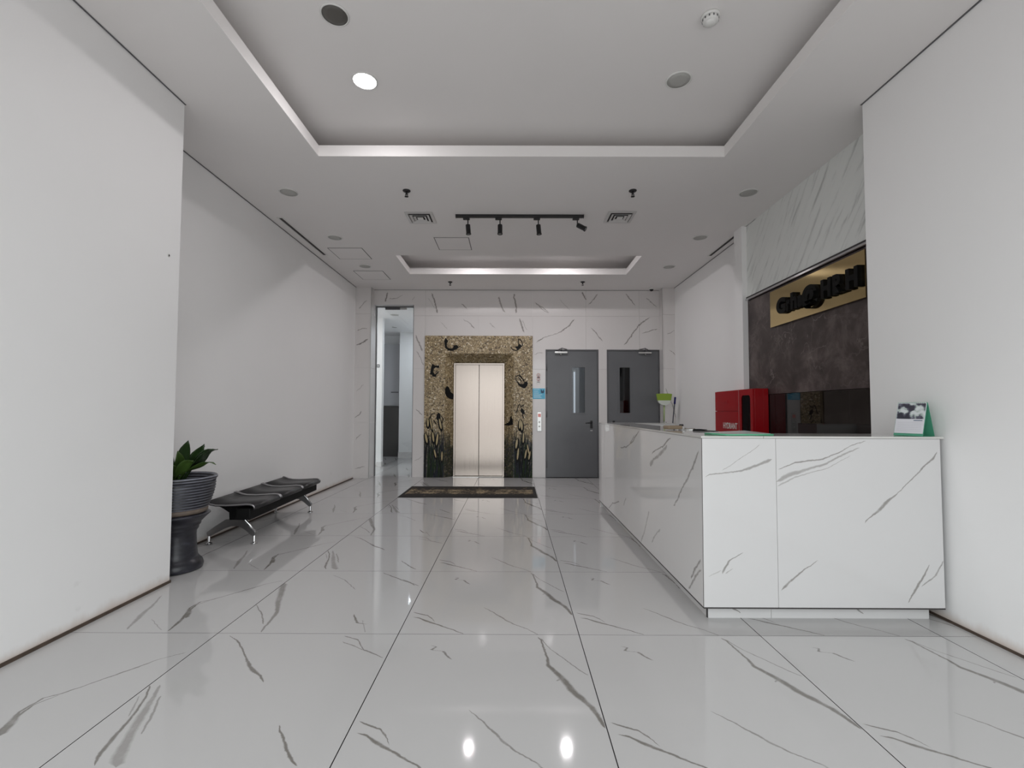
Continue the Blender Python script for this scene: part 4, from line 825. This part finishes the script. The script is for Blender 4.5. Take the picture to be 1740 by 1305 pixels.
mb = MB(); mb.lathe((0, 0, 0), [(.165, .001), (.182, .006), (.188, .028), (.182, .05), (.178, .062), (.160, .080), (.148, .098), (.142, .14), (.137, .20), (.134, .26), (.136, .29), (.146, .305), (.150, .318), (.148, .326), (.160, .338), (.164, .35), (.162, .358), (.176, .372), (.194, .392), (.212, .41), (.226, .422), (.222, .430), (.18, .434)], 48); mb.build('pedestal', M['glaze'], pp, local=True)
mb = MB(); mb.lathe((0, 0, 0), [(.19, .4345), (.205, .445), (.208, .465), (.205, .474)], 48); mb.build('lower_band', plain('bare_brown_clay', (.16, .125, .10), .6, var=.4, scale=30), pp, local=True)
pr = [(.200, .472)]
zz = .476
while zz < .655:
    q = (zz-.476)/.18; base = .212 + .042*math.sin(q*math.pi/2)
    pr += [(base-.004, zz), (base+.003, zz+.008), (base+.003, zz+.0135), (base-.004, zz+.0205)]; zz += .0215
pr += [(.254, .668), (.257, .69), (.266, .700), (.268, .714), (.258, .722), (.244, .716), (.238, .690), (.232, .640)]
mb = MB(); mb.lathe((0, 0, 0), pr, 56); mb.build('bowl', M['rib_glint_glaze'], pp, local=True)
mb = MB(); mb.lathe((0, 0, 0), [(.234, .635), (.234, .652), (.12, .664), (.003, .668)], 32); mb.build('soil', plain('potting_soil', (.035, .022, .014), .95, var=.5, scale=60), pp, local=True)
t = NT('glossy_dark_leaf'); n = t.noise(t.coord(), 11, 3); M['leaf'] = t.set(color=t.mix(n.outputs[0], (.008, .024, .006), (.032, .070, .016)), rough=.35)
t = NT('fresh_green_leaf'); n = t.noise(t.coord(), 11, 3); M['leaf_light'] = t.set(color=t.mix(n.outputs[0], (.030, .070, .012), (.085, .15, .032)), rough=.38)
def leaf(base, tip, sag, wd, twist, mat, fold=.25):
    b, e = Vector(base), Vector(tip); mid = (b+e)/2 + Vector((0, 0, sag)); N = 9; vs, fs = [], []
    for i in range(N+1):
        t_p = i/N; p = b*(1-t_p)**2 + mid*2*t_p*(1-t_p) + e*t_p*t_p; d = (mid-b)*(1-t_p) + (e-mid)*t_p; d.normalize()
        sd = d.cross(Vector((0, 0, 1))); sd = sd.normalized() if sd.length > 1e-3 else Vector((1, 0, 0)); nn = sd.cross(d)
        sd = (sd*math.cos(twist) + nn*math.sin(twist)); nn = sd.cross(d).normalized()
        s_ = max(0, (t_p-.22)/.78); ww = wd*(math.sin(math.pi*min(1, s_**.8)))**.85 if s_ > 0 else 0; ww = max(ww, .006 if i < N else .001)
        wob = .012*math.sin(t_p*9+twist*3)
        for k, u in enumerate((-1, -.5, 0, .5, 1)): vs.append(tuple(p + sd*ww*u + nn*(-abs(u)*ww*fold + wob*abs(u))))
    for i in range(N):
        for k in range(4): fs.append((i*5+k, i*5+k+1, i*5+k+6, i*5+k+5))
    mb = MB(); mb._new(vs, fs, True); o = mb.build('leaf', mat, pp, local=True)
    o.modifiers.new('thickness', 'SOLIDIFY').thickness = .0018
for base, tip, sag, wd, tw, lt in (
    ((.0, -.02, .66), (.115, -.06, 1.005), .03, .045, .5, 0), ((.01, 0, .66), (-.03, -.05, .97), .03, .05, .3, 0), ((.03, -.03, .66), (.285, -.02, .935), .12, .046, .2, 0),
    ((.03, -.02, .66), (.265, -.09, .90), .09, .044, -.3, 0), ((.02, -.05, .66), (.335, -.06, .815), .16, .050, .1, 1), ((.0, -.06, .66), (.23, -.16, .86), .09, .042, .4, 1),
    ((-.02, .02, .66), (-.20, .05, .93), .10, .05, .2, 0), ((0, .04, .66), (.06, .22, .93), .10, .05, -.2, 0), ((.02, .04, .66), (.22, .14, .92), .12, .05, .3, 0),
    ((-.03, -.03, .66), (-.16, -.14, .86), .12, .045, .1, 0), ((.02, -.02, .66), (.07, -.10, .92), .04, .04, -.6, 1), ((0, -.05, .66), (.10, -.19, .83), .08, .036, .5, 1),
    ((.03, .0, .66), (.18, .03, .97), .05, .040, .9, 0), ((.01, -.04, .66), (.02, -.15, .90), .08, .045, .2, 0)): leaf(base, tip, sag, wd, tw, M['leaf_light'] if lt else M['leaf'])

# ------------------------------------------------------------------ things on the ceilings
downlight((-1.13, 3.418, TRAY), 'lit downlight in the front ceiling tray', 7)
downlight((-1.134, 2.833, TRAY), 'dark unlit downlight just in front of the lit one in the front ceiling tray', dark=True, r=.08)
downlight((1.247, 3.407, TRAY), 'unlit grey downlight on the right of the front ceiling tray')
downlight((-.63, 6.99, TRAY), 'left lit downlight hidden in the rear ceiling tray', 15, r=.046)
downlight((.814, 7.02, TRAY), 'right lit downlight hidden in the rear ceiling tray', 15, r=.046)
proto = downlight((-2.344, 4.74, CEIL), 'nearest unlit downlight along the left wall', group='unlit downlights along the side walls')
for x, y, l in ((-2.345, 6.0, 'unlit downlight along the left wall between slot vent and access panel'), (-2.335, 7.21, 'farthest unlit downlight along the left wall, between two access panels'),
                (2.442, 4.73, 'nearest unlit downlight along the right wall, before the marble panel'), (2.443, 5.97, 'middle unlit downlight along the right wall, beside the slot vent'), (2.452, 7.2, 'farthest unlit downlight along the right wall')):
    dup(proto, (x, y, CEIL), l, 'unlit downlights along the side walls')

def sprinkler(x, y, label):
    s = thing('fire_sprinkler', label, 'sprinkler', (x, y, CEIL), 'black fire sprinklers')
    mb = MB(); mb.lathe((0, 0, 0), [(.040, -.0005), (.040, -.006), (.030, -.014), (.014, -.016)], 20); mb.build('escutcheon', M['black'], s, local=True)
    mb = MB(); mb.lathe((0, 0, 0), [(.009, -.015), (.008, -.045)], 10); mb.tube([(.007, 0, -.03), (.014, 0, -.045), (.004, 0, -.062)], .003, 6); mb.tube([(-.007, 0, -.03), (-.014, 0, -.045), (-.004, 0, -.062)], .003, 6); mb.build('frame_arms', M['black'], s, local=True)
    mb = MB(); mb.lathe((0, 0, 0), [(.020, -.062), (.020, -.065)], 16); mb.build('deflector', M['black'], s, local=True)
    return s
sp0 = sprinkler(-1.103, 4.70, 'black sprinkler in the lower ceiling, front left one above the square vent')
dup(sp0, (1.232, 4.69, CEIL), 'black sprinkler in the lower ceiling, front right one'); dup(sp0, (-1.108, 8.09, CEIL), 'black sprinkler near the marble wall, left of the two'); dup(sp0, (1.227, 8.07, CEIL), 'black sprinkler near the marble wall, right of the two')

M['vent_grey'] = plain('vent_white_enamel', (.62, .61, .60), .35)
def vent(x, y, label):
    s = thing('square_vent', label, 'vent', (x, y, CEIL), 'square ceiling vents'); h = .160
    def ring(r0, r1, z0, z1, name, mat):
        mb = MB(); c = lambda r, z: [(-r, -r, z), (r, -r, z), (r, r, z), (-r, r, z)]
        mb._new(c(r0, z0) + c(r1, z1) + c(r0, z0+.003) + c(r1, z1+.003), [q for i in range(4) for q in ((i, (i+1) % 4, 4+(i+1) % 4, 4+i), (8+i, 8+(i+1) % 4, 12+(i+1) % 4, 12+i), (i, (i+1) % 4, 8+(i+1) % 4, 8+i), (4+i, 4+(i+1) % 4, 12+(i+1) % 4, 12+i))]); mb.build(name, mat, s, local=True)
    mb = MB(); mb.box(-.125, .125, -.125, .125, -.0015, -.0003); mb.build('dark_throat', M['gap'], s, local=True)
    ring(h, .128, -.008, -.010, 'frame', M['vent_grey'])
    for a, b in ((.112, .086), (.072, .050)): ring(a, b, -.020, -.008, 'louvre', M['vent_grey'])
    mb = MB(); mb.box(-.034, .034, -.034, .034, -.018, -.013, .002); mb.build('centre_plate', M['white_plastic'], s, local=True)
    return s
v0 = vent(-1.09, 5.37, 'square white louvred vent left of the black track lights')
dup(v0, (1.247, 5.34, CEIL), 'square white louvred vent right of the black track lights')
for x, label in ((-2.752, 'long dark slot diffuser in the ceiling along the left wall'), (2.872, 'long dark slot diffuser in the ceiling along the right wall')):
    s = thing('slot_diffuser', label, 'vent', (x, 6.03, CEIL), 'slot diffusers'); L = .65
    mb = MB(); mb.box(-.020, .020, -L, L, -.0035, -.0004); mb.build('slot', M['gap'], s, local=True)
    mb = MB(); mb.box(-.036, -.020, -L-.012, L+.012, -.006, -.0004); mb.box(.020, .036, -L-.012, L+.012, -.006, -.0004); mb.box(-.020, .020, -L-.012, -L, -.006, -.0004); mb.box(-.020, .020, L, L+.012, -.006, -.0004); mb.build('frame', M['white_plastic'], s, local=True)
for x0, x1, y0, y1, label in ((-2.602, -2.115, 6.39, 6.865, 'square ceiling access panel beside the left slot diffuser'), (-2.605, -2.12, 7.45, 7.95, 'farthest square ceiling access panel, near the left corner pier'), (-1.044, -.58, 5.99, 6.46, 'square ceiling access panel behind the track lights')):
    s = thing('access_panel', label, 'panel', ((x0+x1)/2, (y0+y1)/2, CEIL), 'ceiling access panels'); a, b = (x1-x0)/2, (y1-y0)/2
    mb = MB(); k = .011; mb.box(-a, -a+k, -b, b, -.003, -.0004); mb.box(a-k, a, -b, b, -.003, -.0004); mb.box(-a+k, a-k, -b, -b+k, -.003, -.0004); mb.box(-a+k, a-k, b-k, b, -.003, -.0004); mb.build('edge_gap', M['lens_grey'] if False else plain('panel_edge_grey', (.17, .165, .16), .7), s, local=True)
    mb = MB(); mb.box(-a+k, a-k, -b+k, b-k, -.004, -.0004); mb.build('hatch', M['ceiling'], s, local=True)

# black track with four spotlights
tr = thing('light_track', 'long black ceiling track carrying four spotlights', 'track', (.073, 5.29, CEIL))
mb = MB(); mb.box(-.665, .810, 5.273, 5.307, 3.478, 3.5095, .002); mb.build('rail', M['black'], tr)
for xe in (-.668, .813):
    mb = MB(); mb.box(min(xe, xe+.006), max(xe, xe+.006), 5.270, 5.310, 3.475, 3.5095, .001); mb.build('end_cap', M['black'], tr)
def spot(x, ang, yaw_, label):
    s = thing('track_spotlight', label, 'spotlight', (x, 5.29, 3.478), 'black track spotlights')
    mb = MB(); mb.box(-.055, .02, -.016, .016, -.026, -.0005, .003); mb.build('adapter', M['black'], s, local=True)
    mb = MB(); mb.tube([(0, 0, -.026), (0, 0, -.085)], .0065, 8); mb.lathe((0, 0, -.09), [(.011, -.008), (.011, .008)], 12); mb.build('stem', M['black'], s, local=True)
    R = Matrix.Translation((0, 0, -.085)) @ Matrix.Rotation(yaw_, 4, 'Z') @ Matrix.Rotation(ang, 4, 'Y')
    mb = MB(); mb.lathe((0, 0, 0), [(.022, .002), (.027, -.004), (.027, -.098), (.030, -.100), (.030, -.112), (.025, -.112), (.022, -.104)], 24); mb.xf(R); hd = mb.build('head', M['black'], s, local=True)
    mb = MB(); mb.lathe((0, 0, 0), [(.0215, -.1042), (.0215, -.106)], 20); mb.xf(R); mb.build('lens', M['lens_grey'], hd, local=True)
spot(-.525, -.12, .9, 'first black track spotlight from the left, tipped slightly back'); spot(-.152, 0, 0, 'second black track spotlight from the left, pointing straight down')
spot(.292, -.14, .8, 'third black track spotlight from the left, tipped slightly back'); spot(.745, -1.02, -.25, 'rightmost black track spotlight, swung out to the right')

s = thing('smoke_detector', 'round white smoke detector in the front ceiling tray', 'detector', (1.246, 2.84, TRAY))
mb = MB(); mb.lathe((0, 0, 0), [(.056, -.0005), (.058, -.012), (.054, -.018)], 32); mb.build('base', M['white_plastic'], s, local=True)
mb = MB(); mb.lathe((0, 0, 0), [(.050, -.018), (.047, -.038), (.036, -.044), (.034, -.044), (.033, -.050), (.026, -.056), (.003, -.058)], 32); mb.build('cover', M['white_plastic'], s, local=True)
for k in range(12):
    mb = MB(); mb.box(.0485, .0505, -.004, .004, -.034, -.022); mb.xf(Matrix.Rotation(k*math.pi/6, 4, 'Z')); mb.build('inlet_slot', M['frame_grey'], s, local=True)
s = thing('dome_camera', 'small white dome security camera by the right pier', 'camera', (2.548, 8.44, CEIL))
mb = MB(); mb.lathe((0, 0, 0), [(.046, -.0005), (.048, -.02), (.040, -.034)], 24); mb.build('housing', M['white_plastic'], s, local=True)
mb = MB(); mb.lathe((0, 0, 0), [(.036, -.034), (.033, -.048), (.022, -.062), (.002, -.068)], 24); mb.build('dome', M['gloss_black'], s, local=True)
s = thing('wall_plug', 'tiny screw hole plug high on the front left wall', 'plug', (-2.45, 3.245, 2.335))
mb = MB(); mb.lathe((-2.45, 3.245, 2.335), [(.013, 0), (.013, .0015)], 14, axis='x'); mb.build('filler', M['white_plastic'], s)
mb = MB(); mb.lathe((-2.4485, 3.248, 2.335), [(.006, 0), (.005, .002)], 10, axis='x'); mb.build('hole', M['gap'], s)
